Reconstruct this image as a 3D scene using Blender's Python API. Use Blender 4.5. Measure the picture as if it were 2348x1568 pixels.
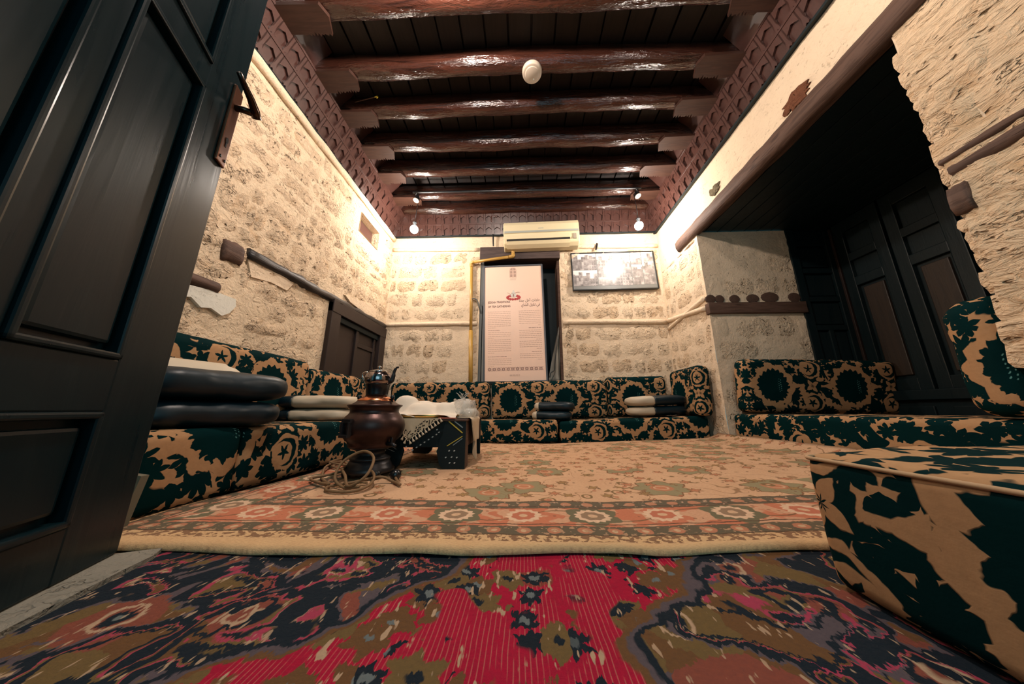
import bpy, bmesh, math, random
from math import sin, cos, pi, radians as R, atan2, sqrt
from mathutils import Vector, Matrix, noise
random.seed(7)
SC = bpy.context.scene
for o in list(bpy.data.objects): bpy.data.objects.remove(o)
COL = SC.collection

# ------------------------------------------------------------------ camera
FPX = 665.0
PITCH = math.atan(156/FPX); YAW = math.atan(25/(FPX/math.cos(PITCH)))
cam_data = bpy.data.cameras.new('camera'); cam_data.sensor_width = 36; cam_data.lens = 36*FPX/2348
cam_data.clip_start = 0.01; cam_data.clip_end = 100
cam = bpy.data.objects.new('camera', cam_data); COL.objects.link(cam); SC.camera = cam
fw = Vector((-sin(YAW)*cos(PITCH), cos(YAW)*cos(PITCH), sin(PITCH)))
rt = Vector((cos(YAW), sin(YAW), 0)); up = rt.cross(fw)
cam.matrix_world = Matrix(((rt.x, up.x, -fw.x, 0), (rt.y, up.y, -fw.y, 0), (rt.z, up.z, -fw.z, 0.34), (0, 0, 0, 1)))

# ------------------------------------------------------------------ world, exposure, light
W = bpy.data.worlds.new('world'); SC.world = W; W.use_nodes = True
bg = W.node_tree.nodes['Background']; bg.inputs[0].default_value = (0.10, 0.42, 0.50, 1); bg.inputs[1].default_value = 0.05
SC.view_settings.view_transform = 'Standard'; SC.view_settings.look = 'None'
SC.view_settings.gamma = 1; SC.view_settings.use_curve_mapping = False; SC.view_settings.exposure = 3.32
WARM = (1.0, 0.84, 0.73)

def point_light(name, loc, power, radius=0.04, color=WARM):
    d = bpy.data.lights.new(name, 'POINT'); d.energy = power; d.shadow_soft_size = radius; d.color = color
    o = bpy.data.objects.new(name, d); COL.objects.link(o); o.location = loc
    return o
point_light('bulb_or_fill_light', (-1.352, 3.17, 2.560), 17, 0.05)
point_light('bulb_or_fill_light', (1.438, 3.17, 2.540), 16, 0.05)
# front lamp inferred from the lintel's shadow in the alcove, above the frame
point_light('bulb_or_fill_light', (-0.42, 0.95, 2.93), 17, 0.06)
point_light('bulb_or_fill_light', (1.20, 0.60, 2.85), 2.5, 0.06)  # weak warm fill added above the frame, not a known lamp
def area_light(name, loc, target, size, power, color):
    d = bpy.data.lights.new(name, 'AREA'); d.energy = power; d.size = size; d.color = color
    o = bpy.data.objects.new(name, d); COL.objects.link(o); o.location = loc
    o.rotation_euler = (Vector(target)-Vector(loc)).to_track_quat('-Z', 'Y').to_euler()
    return o
# cool teal fill added behind the camera to tint the dark areas
area_light('cool_fill_light', (0.3, -1.6, 1.3), (0.2, 2.0, 0.9), 1.6, 1.3, (0.45, 0.85, 1.0))

# ------------------------------------------------------------------ node helper
class S:
    """socket wrapper with operators"""
    def __init__(s, nt, v): s.nt = nt; s.v = v
    def m(s, op, b=None, c=None, clamp=False):
        n = s.nt.nodes.new('ShaderNodeMath'); n.operation = op; n.use_clamp = clamp
        for i, a in enumerate((s, b, c)):
            if a is None: continue
            if isinstance(a, S): a = a.v
            if isinstance(a, (int, float)): n.inputs[i].default_value = a
            else: s.nt.links.new(a, n.inputs[i])
        return S(s.nt, n.outputs[0])
    def __add__(s, b): return s.m('ADD', b)
    __radd__ = __add__
    def __sub__(s, b): return s.m('SUBTRACT', b)
    def __rsub__(s, b): return (s*-1)+b
    def __mul__(s, b): return s.m('MULTIPLY', b)
    __rmul__ = __mul__
    def __truediv__(s, b): return s.m('DIVIDE', b)
    def abs(s): return s.m('ABSOLUTE')
    def sin(s): return s.m('SINE')
    def cos(s): return s.m('COSINE')
    def frac(s): return s.m('FRACT')
    def sqrt(s): return s.m('SQRT')
    def mn(s, b): return s.m('MINIMUM', b)
    def mx(s, b): return s.m('MAXIMUM', b)
    def tri(s, p): return s.m('PINGPONG', p)
    def step(s, e=0.0, w=0.004):     # 1 where s > e
        return ((s-e)*(1.0/w)+0.5).m('MAXIMUM', 0.0).m('MINIMUM', 1.0)
    def below(s, e=0.0, w=0.004): return (s*-1).step(-e, w) if isinstance(e, (int, float)) else (e-s).step(0, w)
    def wrap(s, p):                   # centred modulo
        return ((s*(1.0/p)).m('ADD', 0.5).frac()-0.5)*p
    def cell(s, p): return (s*(1.0/p)+0.5).m('FLOOR')
def length(x, y): return (x*x+y*y).sqrt()
def band(x, a, b, w=0.004): return x.step(a, w)*x.below(b, w)

class M:
    def __init__(s, name, rough=0.6, spec=0.4, base=(0.5, 0.5, 0.5), **kw):
        s.m = bpy.data.materials.new(name); s.m.use_nodes = True; s.nt = s.m.node_tree
        s.b = s.nt.nodes['Principled BSDF']
        s.b.inputs['Roughness'].default_value = rough; s.b.inputs['Specular IOR Level'].default_value = spec
        s.b.inputs['Base Color'].default_value = (*base, 1)
        for k, v in kw.items(): s.b.inputs[k.replace('_', ' ')].default_value = v
    def coord(s, kind='Object', scale=(1, 1, 1), world=False):
        if world:
            g = s.nt.nodes.new('ShaderNodeNewGeometry'); out = g.outputs['Position']
        else:
            t = s.nt.nodes.new('ShaderNodeTexCoord'); out = t.outputs[kind]
        mp = s.nt.nodes.new('ShaderNodeMapping'); mp.inputs['Scale'].default_value = scale
        s.nt.links.new(out, mp.inputs[0]); return mp.outputs[0]
    def xyz(s, vec):
        n = s.nt.nodes.new('ShaderNodeSeparateXYZ'); s.nt.links.new(vec, n.inputs[0])
        return [S(s.nt, o) for o in n.outputs]
    def vec(s, x, y, z=0.0):
        n = s.nt.nodes.new('ShaderNodeCombineXYZ')
        for i, a in enumerate((x, y, z)):
            if isinstance(a, S): s.nt.links.new(a.v, n.inputs[i])
            else: n.inputs[i].default_value = a
        return n.outputs[0]
    def noise(s, vec, scale=5, detail=3, rough=0.55, dist=0.0, color=False):
        n = s.nt.nodes.new('ShaderNodeTexNoise'); n.inputs['Scale'].default_value = scale
        n.inputs['Detail'].default_value = detail; n.inputs['Roughness'].default_value = rough
        n.inputs['Distortion'].default_value = dist
        s.nt.links.new(vec, n.inputs['Vector'])
        return n.outputs['Color'] if color else S(s.nt, n.outputs[0])
    def voro(s, vec, scale=5, feature='F1', rnd=1.0, out='Distance'):
        n = s.nt.nodes.new('ShaderNodeTexVoronoi'); n.feature = feature
        n.inputs['Scale'].default_value = scale; n.inputs['Randomness'].default_value = rnd
        s.nt.links.new(vec, n.inputs['Vector'])
        o = n.outputs[out]
        return S(s.nt, o) if out == 'Distance' else o
    def mix(s, f, a, b):
        n = s.nt.nodes.new('ShaderNodeMix'); n.data_type = 'RGBA'
        for i, x in ((0, f), (6, a), (7, b)):
            if isinstance(x, S): s.nt.links.new(x.v, n.inputs[i])
            elif isinstance(x, (int, float)): n.inputs[i].default_value = x
            elif isinstance(x, tuple): n.inputs[i].default_value = (*x[:3], 1)
            else: s.nt.links.new(x, n.inputs[i])
        return n.outputs[2]
    def ramp(s, f, stops):
        n = s.nt.nodes.new('ShaderNodeValToRGB'); s.nt.links.new(f.v, n.inputs[0]); cr = n.color_ramp
        while len(cr.elements) < len(stops): cr.elements.new(0.5)
        for e, (p, c) in zip(cr.elements, stops): e.position = p; e.color = (*c, 1)
        return n.outputs[0]
    def color(s, c): s.nt.links.new(c, s.b.inputs['Base Color']); return s
    def rough(s, f): s.nt.links.new(f.v, s.b.inputs['Roughness']); return s
    def bump(s, h, strength=0.5, dist=0.01):
        n = s.nt.nodes.new('ShaderNodeBump'); n.inputs['Strength'].default_value = strength
        n.inputs['Distance'].default_value = dist; s.nt.links.new(h.v, n.inputs['Height'])
        s.nt.links.new(n.outputs[0], s.b.inputs['Normal']); return s

def plain(name, base, rough=0.6, spec=0.4, nz=0.0, scale=8, **kw):
    m = M(name, rough, spec, base, **kw)
    if nz:
        v = m.coord('Object'); n = m.noise(v, scale, 4)
        m.color(m.mix(n, tuple(c*(1-nz) for c in base), tuple(min(1, c*(1+nz)) for c in base)))
        m.bump(m.noise(v, scale*5, 3), 0.15, 0.002)
    return m.m

def wood(name, dark, light, rough=0.35, axis='z', grain=1.0, bump=0.25, spec=0.5, scale=3, lumpy=False):
    m = M(name, rough, spec)
    sc = {'x': (0.8, 9, 9), 'y': (9, 0.8, 9), 'z': (9, 9, 0.8)}[axis]
    v = m.coord('Object', sc); n = m.noise(v, scale*grain, 5, 0.6, 0.6)
    w = (n*18).sin()*0.5+0.5
    f = n*0.65+w*0.35
    m.color(m.ramp(f, [(0.25, dark), (0.75, light)]))
    m.rough(n*0.25+(rough-0.12))
    if lumpy: f = f*0.3+m.noise(m.coord('Object', (3.2, 15, 15)), 1.6, 4, 0.6, 0.4)*1.6
    m.bump(f, bump, 0.004 if not lumpy else 0.02)
    return m.m

def stone(name, base, brown, world_sc=(1, 1, 1), pits=1.0, tone=0.0, bumpd=0.02, strong=0.9):
    m = M(name, 0.92, 0.15)
    v0 = m.coord(world=True, scale=world_sc)
    wv = m.nt.nodes.new('ShaderNodeMix'); wv.data_type = 'VECTOR'
    m.nt.links.new(v0, wv.inputs[4]); wv.inputs[0].default_value = 0.12
    m.nt.links.new(m.noise(v0, 9, 2, color=True), wv.inputs[5]); v = wv.outputs[1]
    big = m.noise(v0, 2.2, 3); mid = m.noise(v, 13, 5, 0.6); fine = m.noise(v, 52, 4, 0.65)
    vs = m.coord(world=True, scale=(world_sc[0]*1.0, world_sc[1]*1.0, world_sc[2]*1.5))
    ms = m.nt.nodes.new('ShaderNodeMix'); ms.data_type = 'VECTOR'; m.nt.links.new(vs, ms.inputs[4]); ms.inputs[0].default_value = 0.16
    m.nt.links.new(m.noise(v0, 14, 3, color=True), ms.inputs[5]); v2 = ms.outputs[1]
    vo = m.voro(v2, 22); pit = (0.24-vo).mx(0)*4.5*(m.noise(v0, 8, 2).step(0.50, 0.10))
    vo2 = m.voro(v2, 8.5); pit2 = (0.16-vo2).mx(0)*7*(m.noise(v0, 3.7, 2).step(0.51, 0.08))
    crack = (0.016-(m.noise(v2, 7.5, 3, 0.6)-0.5).abs()).mx(0)*45*(m.noise(v0, 5, 2).step(0.56, 0.08))
    low = ((0.46-mid).mx(0)*5).mn(1)
    dk = (pit.mx(pit2).mx(crack*0.6)*pits).mn(1)
    c = m.mix((low*0.40*pits+tone).mn(1), base, brown)
    c = m.mix(big.step(0.56, 0.2)*0.35, c, tuple(min(1, x*1.12) for x in base))
    c = m.mix(dk*0.9, c, tuple(x*0.30 for x in brown))
    c = m.mix((0.44-fine).mx(0)*1.4, c, tuple(x*0.6 for x in brown))
    m.color(c)
    h = mid*1.1+fine*0.35-dk*0.95
    m.bump(h, strong, bumpd)
    return m.m

# upholstery: green velvet with tan medallions, crescents and stars, measured in metres of cloth
TAN = (0.40, 0.225, 0.112); GREEN = (0.0003, 0.0140, 0.0150)
def upholstery():
    m = M('green_and_tan_velvet', 0.8, 0.04)
    uv = m.coord('UV'); u0, v0, _ = m.xyz(uv)
    wob = m.nt.nodes.new('ShaderNodeSeparateColor'); m.nt.links.new(m.noise(uv, 26, 2, color=True), wob.inputs[0])
    n1, n2 = S(m.nt, wob.outputs[0])-0.5, S(m.nt, wob.outputs[1])-0.5
    u = u0+n1*0.020; v = v0+n2*0.020
    WX, HY = 0.66, 0.60
    x = u.wrap(WX); y = v.wrap(HY)
    r = length(x, y*0.92); th = y.m('ARCTAN2', x)
    R1 = 0.120+(th*(19/(2*pi))+n1*1.2).tri(0.5)*0.040+n2*0.02
    R2 = 0.186-(th*(10/(2*pi))+0.3).tri(0.5)*0.050+n1*0.03
    med = r.below(R1, 0.003); ringo = r.below(R2, 0.003)
    xb = (u+WX/2).wrap(WX)
    # lobed dark blossoms crowd the tan ground between the medallions
    def blossoms(scale, rad, lob, n, ofs):
        q = m.vec(u+ofs, v*1.05+ofs); vn = m.nt.nodes.new('ShaderNodeTexVoronoi'); vn.inputs['Scale'].default_value = scale; vn.inputs['Randomness'].default_value = 0.75
        m.nt.links.new(q, vn.inputs['Vector']); px, py, _ = m.xyz(vn.outputs['Position']); cc = m.nt.nodes.new('ShaderNodeSeparateColor'); m.nt.links.new(vn.outputs['Color'], cc.inputs[0])
        dx = (u+ofs)-px; dy = (v*1.05+ofs)-py; rr = length(dx, dy); tt = dy.m('ARCTAN2', dx)+S(m.nt, cc.outputs[0])*6.0
        return rr.below(rad*(0.8+S(m.nt, cc.outputs[1])*0.55)+((tt*(n/(2*pi))).tri(0.5)*2).m('POWER', 0.7)*lob, 0.003)
    dark = blossoms(9.5, 0.025, 0.026, 7, 0.37).mx(blossoms(6.2, 0.029, 0.038, 9, 1.91)).mx(m.noise(uv, 6.5, 1, 0.5, 0.6).step(0.61, 0.012))
    tan = (1-dark)
    tan = tan.mx(ringo*(1-m.noise(uv, 24, 1, 0.5, 0.8).step(0.66, 0.012)*r.step(0.165, 0.01)))
    # pointed ogee links left and right of each medallion
    link = (y.abs()-(0.010+(xb.abs()-0.115).mx(0)*0.5)).below(0.0, 0.003)*band(xb.abs(), 0.075, 0.165, 0.003)
    tan = tan.mx(link)
    # flower at the crossing: tan cross with four lobes inside a dark bloom
    rf = length(xb, y); tf = y.m('ARCTAN2', xb)
    bloom = rf.below(0.062+(tf*(8/(2*pi))).tri(0.5)*0.036, 0.003); tan = tan*(1-bloom)
    fl = rf.below(0.020+(tf*(4/(2*pi))+0.125).tri(0.5)*0.085, 0.003)*rf.step((tf*(8/(2*pi))).tri(0.5)*0.036, 0.003)
    tan = tan.mx(fl)
    # crescent and star roundels above and below the crossing
    ya = y.abs()-0.148
    rc = length(xb, ya); tc = ya.m('ARCTAN2', xb)
    blob = rc.below(0.080+(tc*(6/(2*pi))+0.2).tri(0.5)*0.026+n2*0.03, 0.003)
    tan = tan.mx(blob)
    cres = rc.below(0.068, 0.003)*length(xb+0.019, ya-0.006).step(0.058, 0.003)
    sx = xb+0.014; rs = length(sx, ya); ts = ya.m('ARCTAN2', sx)
    star = rs.below(0.013+(((ts*(5/(2*pi))+0.25).tri(0.5)*2).m('POWER', 1.5))*0.027, 0.003)
    tan = tan*(1-cres)*(1-star)*(1-med)
    # pale stitches in each medallion
    px_, py_ = x-0.05, y
    dot = length((px_).wrap(0.016), (py_+px_*0.6).wrap(0.018)).below(0.0035, 0.002)*band(px_, -0.012, 0.024)*y.abs().below(0.055)
    g = m.noise(uv, 60, 3)
    ct = m.mix(g, tuple(c*0.82 for c in TAN), tuple(c*1.12 for c in TAN))
    cd = m.mix(m.noise(uv, 5, 3), tuple(c*0.7 for c in GREEN), tuple(c*1.35 for c in GREEN))
    c = m.mix(tan, cd, ct); c = m.mix(dot*0.8, c, (0.12, 0.30, 0.28))
    m.color(c)
    m.bump(g*0.35+tan*0.3, 0.5, 0.004)
    return m.m

# ------------------------------------------------------------------ mesh helpers
def link(o, parent=None):
    COL.objects.link(o)
    if parent is not None: o.parent = parent
    return o
def mesh_obj(name, verts, faces, mat, parent=None, smooth=False, loc=(0, 0, 0), rot=(0, 0, 0), uvs=None):
    me = bpy.data.meshes.new(name); me.from_pydata([tuple(v) for v in verts], [], faces)
    if uvs is not None:
        l = me.uv_layers.new(name='UVMap')
        l.data.foreach_set('uv', [c for f in uvs for p in f for c in p])
    if smooth: me.polygons.foreach_set('use_smooth', [True]*len(me.polygons))
    if mat: me.materials.append(mat)
    me.update()
    o = bpy.data.objects.new(name, me); o.location = loc; o.rotation_euler = rot
    return link(o, parent)
class MB:
    """collects shapes into one mesh"""
    def __init__(s): s.v = []; s.f = []
    def add(s, v, f, mat=None):
        b = len(s.v); s.v += [tuple((mat @ Vector(p)) if mat else p) for p in v]; s.f += [tuple(i+b for i in q) for q in f]; return s
    def box(s, x0, x1, y0, y1, z0, z1, mat=None, ch=0.0):
        if ch <= 0:
            v = [(x, y, z) for x in (x0, x1) for y in (y0, y1) for z in (z0, z1)]
            f = [(0, 1, 3, 2), (4, 6, 7, 5), (0, 4, 5, 1), (2, 3, 7, 6), (0, 2, 6, 4), (1, 5, 7, 3)]
            return s.add(v, f, mat)
        bm = bmesh.new(); bmesh.ops.create_cube(bm, size=1)
        for v in bm.verts:
            v.co = Vector(((x0+x1)/2+v.co.x*(x1-x0), (y0+y1)/2+v.co.y*(y1-y0), (z0+z1)/2+v.co.z*(z1-z0)))
        bmesh.ops.bevel(bm, geom=list(bm.edges), offset=ch, segments=2, affect='EDGES', profile=0.6)
        bm.verts.ensure_lookup_table(); vs = [tuple(v.co) for v in bm.verts]; fs = [tuple(v.index for v in f.verts) for f in bm.faces]
        bm.free(); return s.add(vs, fs, mat)
    def prism(s, poly, z0, z1, mat=None):   # poly in xy, extruded in z
        n = len(poly); v = [(x, y, z0) for x, y in poly]+[(x, y, z1) for x, y in poly]
        f = [tuple(range(n-1, -1, -1)), tuple(range(n, 2*n))]+[(i, (i+1) % n, n+(i+1) % n, n+i) for i in range(n)]
        return s.add(v, f, mat)
    def lathe(s, prof, n=32, mat=None, cap=True):
        v = []; f = []
        for r, z in prof:
            for i in range(n): a = 2*pi*i/n; v.append((r*cos(a), r*sin(a), z))
        for k in range(len(prof)-1):
            for i in range(n): j = (i+1) % n; f.append((k*n+i, k*n+j, (k+1)*n+j, (k+1)*n+i))
        if cap: f.append(tuple(range(n-1, -1, -1))); b = (len(prof)-1)*n; f.append(tuple(range(b, b+n)))
        return s.add(v, f, mat)
    def tube(s, pts, r, n=8, closed=False, mat=None):
        pts = [Vector(p) for p in pts]; rs = r if isinstance(r, (list, tuple)) else [r]*len(pts)
        v = []; f = []; prev = None
        for i, p in enumerate(pts):
            t = (pts[min(i+1, len(pts)-1)]-pts[max(i-1, 0)]).normalized()
            if prev is None:
                a = Vector((0, 0, 1)) if abs(t.z) < 0.9 else Vector((1, 0, 0)); nrm = t.cross(a).normalized()
            else: nrm = (prev-t*prev.dot(t)).normalized()
            prev = nrm; bn = t.cross(nrm)
            for k in range(n): a = 2*pi*k/n; v.append(tuple(p+(nrm*cos(a)+bn*sin(a))*rs[i]))
        for i in range(len(pts)-1):
            for k in range(n): j = (k+1) % n; f.append((i*n+k, i*n+j, (i+1)*n+j, (i+1)*n+k))
        f.append(tuple(range(n-1, -1, -1))); b = (len(pts)-1)*n; f.append(tuple(range(b, b+n)))
        return s.add(v, f, mat)
    def build(s, name, mat, parent=None, smooth=False, **kw):
        return mesh_obj(name, s.v, s.f, mat, parent, smooth, **kw)
def spline(pts, n=8):
    P = [Vector(p) for p in pts]; out = []
    for i in range(len(P)-1):
        a, b, c, d = P[max(i-1, 0)], P[i], P[i+1], P[min(i+2, len(P)-1)]
        for k in range(n):
            t = k/n; out.append(0.5*((2*b)+(c-a)*t+(2*a-5*b+4*c-d)*t*t+(3*b-a-3*c+d)*t**3))
    out.append(P[-1]); return out
def thing(name, label, cat, loc=(0, 0, 0), rot=(0, 0, 0), group=None):
    o = bpy.data.objects.new(name, None); o.location = loc; o.rotation_euler = rot; o.empty_display_size = 0.05
    COL.objects.link(o); o['label'] = label; o['category'] = cat
    if group: o['group'] = group
    return o
def tag(o, label, cat, group=None):
    o['label'] = label; o['category'] = cat
    if group: o['group'] = group
    return o
def struct(o): o['kind'] = 'structure'; return o
def empty_struct(name, loc=(0, 0, 0), rot=(0, 0, 0)):
    o = bpy.data.objects.new(name, None); o.location = loc; o.rotation_euler = rot; o.empty_display_size = 0.05
    COL.objects.link(o); o['kind'] = 'structure'; return o

def rbox(lx, ly, lz, r, along='x', nseg=(26, 8, 8), puff=0.0, seed=0, uo=0.0, vo=0.0, wr=0.004, origin=None, front=-1):
    """rounded cushion block; x,y centred, z from 0; UV in metres of cloth: along, then up the front and over the top"""
    hx, hy, hz = lx/2, ly/2, lz/2
    nx, ny, nz = nseg
    verts = {}; V = []; F = []; UV = []
    ox, oy, oz = origin if origin else (0, 0, 0)
    def pt(p):
        k = (round(p[0], 5), round(p[1], 5), round(p[2], 5))
        if k in verts: return verts[k]
        p = Vector(p); q = Vector((max(-hx+r, min(hx-r, p.x)), max(-hy+r, min(hy-r, p.y)), max(-hz+r, min(hz-r, p.z))))
        d = p-q
        if d.length > 1e-6: p2 = q+d.normalized()*r
        else: p2 = p
        bx, by, bz = max(0, 1-(p.x/hx)**2), max(0, 1-(p.y/hy)**2), max(0, 1-(p.z/hz)**2)
        if puff:
            p2 = p2+Vector((0, math.copysign(puff, p.y)*bx**0.4*max(bz, 0) if abs(abs(p.y)-hy) < 1e-5 else 0,
                            math.copysign(puff, p.z)*max(bx, 0)**0.4*max(by, 0)**0.5 if abs(abs(p.z)-hz) < 1e-5 else 0))
        w = noise.noise_vector(Vector((p.x*6+seed*3.1, p.y*7, p.z*7)))*wr+noise.noise_vector(Vector((p.x*17+seed, p.y*17, p.z*17)))*wr*0.4
        p2 = p2+w; p2.z = max(p2.z, -hz)
        verts[k] = len(V); V.append((p2.x, p2.y, p2.z+hz)); return verts[k]
    def lin(h, n, i):      # denser near the ends so the rounding reads
        t = i/n; e = r
        pts = [-h, -h+e*0.3, -h+e*0.7, -h+e]; m = n-6
        if i < 4: return pts[i]
        if i > n-4: return -pts[n-i]
        return (-h+e)+(2*h-2*e)*(i-3)/m
    def face(axis, sgn):
        dims = {'x': ('y', 'z'), 'y': ('x', 'z'), 'z': ('x', 'y')}[axis]
        H = {'x': hx, 'y': hy, 'z': hz}; NN = {'x': nx, 'y': ny, 'z': nz}
        a, b = dims; na, nb = NN[a], NN[b]
        for i in range(na):
            for j in range(nb):
                q = []
                for (ii, jj) in ((i, j), (i+1, j), (i+1, j+1), (i, j+1)):
                    c = {axis: sgn*H[axis], a: lin(H[a], na, ii), b: lin(H[b], nb, jj)}
                    q.append((c['x'], c['y'], c['z']))
                flip = (sgn < 0) != (axis == 'y')
                if flip: q = q[::-1]
                F.append([pt(c) for c in q])
                uvf = []
                for c in q:
                    x, y, z = c
                    al, ac, hacc, hz_ = (x, y, hy, hz) if along == 'x' else (y, x, hx, hz)
                    zz = z+hz
                    endax = 'x' if along == 'x' else 'y'
                    base = (ox+x) if along == 'x' else (oy+y)
                    if axis == 'z': uu, vv = base, (2*hz+(hacc+ac*(-front))) if sgn > 0 else -(hacc+ac)
                    elif axis == endax: uu, vv = base+(hacc+ac), zz
                    else: uu, vv = base, zz
                    uvf.append((uu+uo, vv+oz+vo))
                UV.append(uvf)
    for ax in 'xyz':
        for sg in (-1, 1): face(ax, sg)
    return V, F, UV
def cushion(name, c, l, r, mat, label=None, cat='cushion', group=None, parent=None, along='x', rot=(0, 0, 0), puff=0.01, uo=0.0, vo=0.0,
            nseg=None, wr=0.004, front=-1, seed=0, piping=None):
    lx, ly, lz = l
    if nseg is None: nseg = (max(12, int(lx/0.05)+6), max(10, int(ly/0.05)+6), 12)
    V, F, UV = rbox(lx, ly, lz, r, along, nseg, puff, seed, uo, vo, wr, (c[0], c[1], 0), front)
    if label:
        t = thing(name, label, cat, c, rot, group)
        o = mesh_obj('cover', V, F, mat, t, True, uvs=UV)
    else: t = o = mesh_obj(name, V, F, mat, parent, True, c, rot, uvs=UV)
    if piping:
        hx, hy = lx/2-0.004, ly/2-0.004; rr = r*0.75; n = 6
        for zz in (lz-r*0.35,):
            pts = []
            for (cx, cy, a0) in ((hx-rr, hy-rr, 0), (-hx+rr, hy-rr, pi/2), (-hx+rr, -hy+rr, pi), (hx-rr, -hy+rr, 3*pi/2)):
                for k in range(n+1): a = a0+pi/2*k/n; pts.append((cx+rr*cos(a), cy+rr*sin(a), zz))
            pts.append(pts[0])
            MB().tube(pts, 0.004, 6).build('piping', piping, t, True)
    return t

# ------------------------------------------------------------------ materials
M_STONE = stone('coral_stone_block', (0.66, 0.52, 0.37), (0.42, 0.26, 0.13), bumpd=0.03)
M_STONE2 = stone('tawny_coral_stone', (0.63, 0.48, 0.33), (0.42, 0.25, 0.12), tone=0.07, pits=1.25, bumpd=0.035)
M_PLAST = stone('lime_plaster', (0.68, 0.54, 0.39), (0.50, 0.35, 0.20), pits=0.5, bumpd=0.012, strong=0.7)
M_RUBBLE = stone('rough_rubble_stone', (0.64, 0.49, 0.34), (0.42, 0.25, 0.11), tone=0.04, pits=1.4, bumpd=0.04)
M_RUBP = stone('rubble_mortar', (0.66, 0.52, 0.365), (0.45, 0.28, 0.14), pits=0.85, bumpd=0.02)
M_STREAK = stone('streaked_stone', (0.68, 0.51, 0.34), (0.44, 0.25, 0.11), (1, 0.50, 1.25), pits=1.7, tone=0.04, bumpd=0.035)
M_WHITE = stone('white_plaster_patch', (0.66, 0.64, 0.56), (0.48, 0.42, 0.33), pits=0.5, bumpd=0.006, strong=0.5)
M_BEAM = wood('varnished_log', (0.010, 0.0038, 0.0028), (0.048, 0.0155, 0.0095), 0.20, 'x', 1.0, 0.6, 0.6, scale=2, lumpy=True)
M_CORN = wood('painted_cornice_wood', (0.045, 0.0175, 0.0135), (0.063, 0.026, 0.020), 0.33, 'y', 0.6, 0.08, 0.6)
M_CORB = wood('corbel_wood', (0.024, 0.0095, 0.006), (0.050, 0.020, 0.0125), 0.5, 'x', 1.0, 0.3, 0.3)
M_PLANK = wood('dark_ceiling_plank', (0.005, 0.0050, 0.0055), (0.015, 0.0095, 0.0085), 0.5, 'y', 0.8, 0.2)
M_BAND = wood('weathered_timber', (0.045, 0.024, 0.017), (0.120, 0.068, 0.048), 0.7, 'y', 1.2, 0.8, 0.3)
M_BANDX = wood('weathered_timber_across', (0.06, 0.032, 0.021), (0.125, 0.070, 0.050), 0.7, 'x', 1.2, 0.8, 0.3)
M_POLE = wood('blackened_pole', (0.004, 0.004, 0.0045), (0.030, 0.022, 0.019), 0.5, 'y', 1.0, 1.0)
M_DOOR = wood('dark_painted_door', (0.0008, 0.0085, 0.0120), (0.0030, 0.0120, 0.0150), 0.30, 'z', 0.7, 0.12, 0.22, scale=2)  # dark paint, its teal raised to stand in for the shadows' cast
M_SCREEN = wood('dark_bay_screen_wood', (0.0010, 0.0085, 0.0110), (0.0060, 0.0130, 0.0150), 0.42, 'z', 0.8, 0.2, 0.30)  # teal cast of the alcove's shade is put into the wood colour
M_PANEL = wood('brown_bay_panel', (0.013, 0.009, 0.006), (0.034, 0.020, 0.011), 0.5, 'z', 0.7, 0.2)
M_SDOOR = plain('dark_brown_painted_wood', (0.020, 0.011, 0.009), 0.5, 0.4, 0.25, 6)
M_DARK = plain('blackened_wood', (0.0008, 0.0070, 0.0090), 0.6, 0.3, 0.3)  # dark wood with the teal of the shadows mixed into its colour
M_BLACK = plain('black_plastic', (0.006, 0.007, 0.008), 0.25, 0.5)
M_BLACKM = plain('black_metal', (0.008, 0.010, 0.012), 0.3, 0.6)
M_FAB = upholstery()
M_NAVY = plain('dark_teal_leatherette', (0.0008, 0.0110, 0.0175), 0.42, 0.4, 0.25, 5)
M_CREAM = plain('cream_leatherette', (0.50, 0.42, 0.31), 0.5, 0.4, 0.08, 5)
M_COPPER = plain('polished_copper', (0.62, 0.22, 0.10), 0.25, 0.5, Metallic=1.0)
M_BRASS = plain('brass', (0.55, 0.36, 0.12), 0.28, 0.5, Metallic=1.0)
M_BRONZE = plain('aged_bronze', (0.050, 0.026, 0.023), 0.36, 0.5, 0.35, 14, Metallic=0.75)
M_BRONZED = plain('dark_bronze', (0.030, 0.028, 0.030), 0.38, 0.5, 0.3, 10, Metallic=0.6)
M_STEEL = plain('polished_steel', (0.55, 0.52, 0.50), 0.12, 0.5, Metallic=1.0)
M_ACW = plain('aged_ivory_plastic', (0.72, 0.62, 0.40), 0.4, 0.4, 0.04, 3)
M_ACG = plain('grey_plastic_strip', (0.36, 0.38, 0.34), 0.35, 0.5)
M_ACD = plain('dark_louvre_gap', (0.015, 0.013, 0.010), 0.6)
M_PIPE = plain('yellowed_plastic_conduit', (0.46, 0.265, 0.055), 0.35, 0.5, 0.08, 4)
M_WHT = plain('white_plastic', (0.36, 0.30, 0.235), 0.5, 0.4)
M_GREYF = plain('grey_frame', (0.055, 0.062, 0.075), 0.4, 0.5)
M_GREYD = plain('dark_grey_board', (0.10, 0.105, 0.10), 0.5, 0.4, 0.2, 6)
M_CLOTH = plain('white_cotton', (0.66, 0.58, 0.48), 0.85, 0.1, 0.07, 20)
M_CORD = plain('braided_brown_cord', (0.20, 0.115, 0.055), 0.7, 0.3, 0.3, 60)
M_BOARDS = plain('grey_olive_board', (0.15, 0.135, 0.095), 0.8, 0.2, 0.2, 4)
M_SILL = stone('grey_stone_sill', (0.20, 0.185, 0.15), (0.11, 0.09, 0.06), pits=0.8, bumpd=0.01)
M_FLOOR = stone('dark_floor_stone', (0.11, 0.085, 0.07), (0.07, 0.04, 0.03), pits=0.7, bumpd=0.008)
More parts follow.
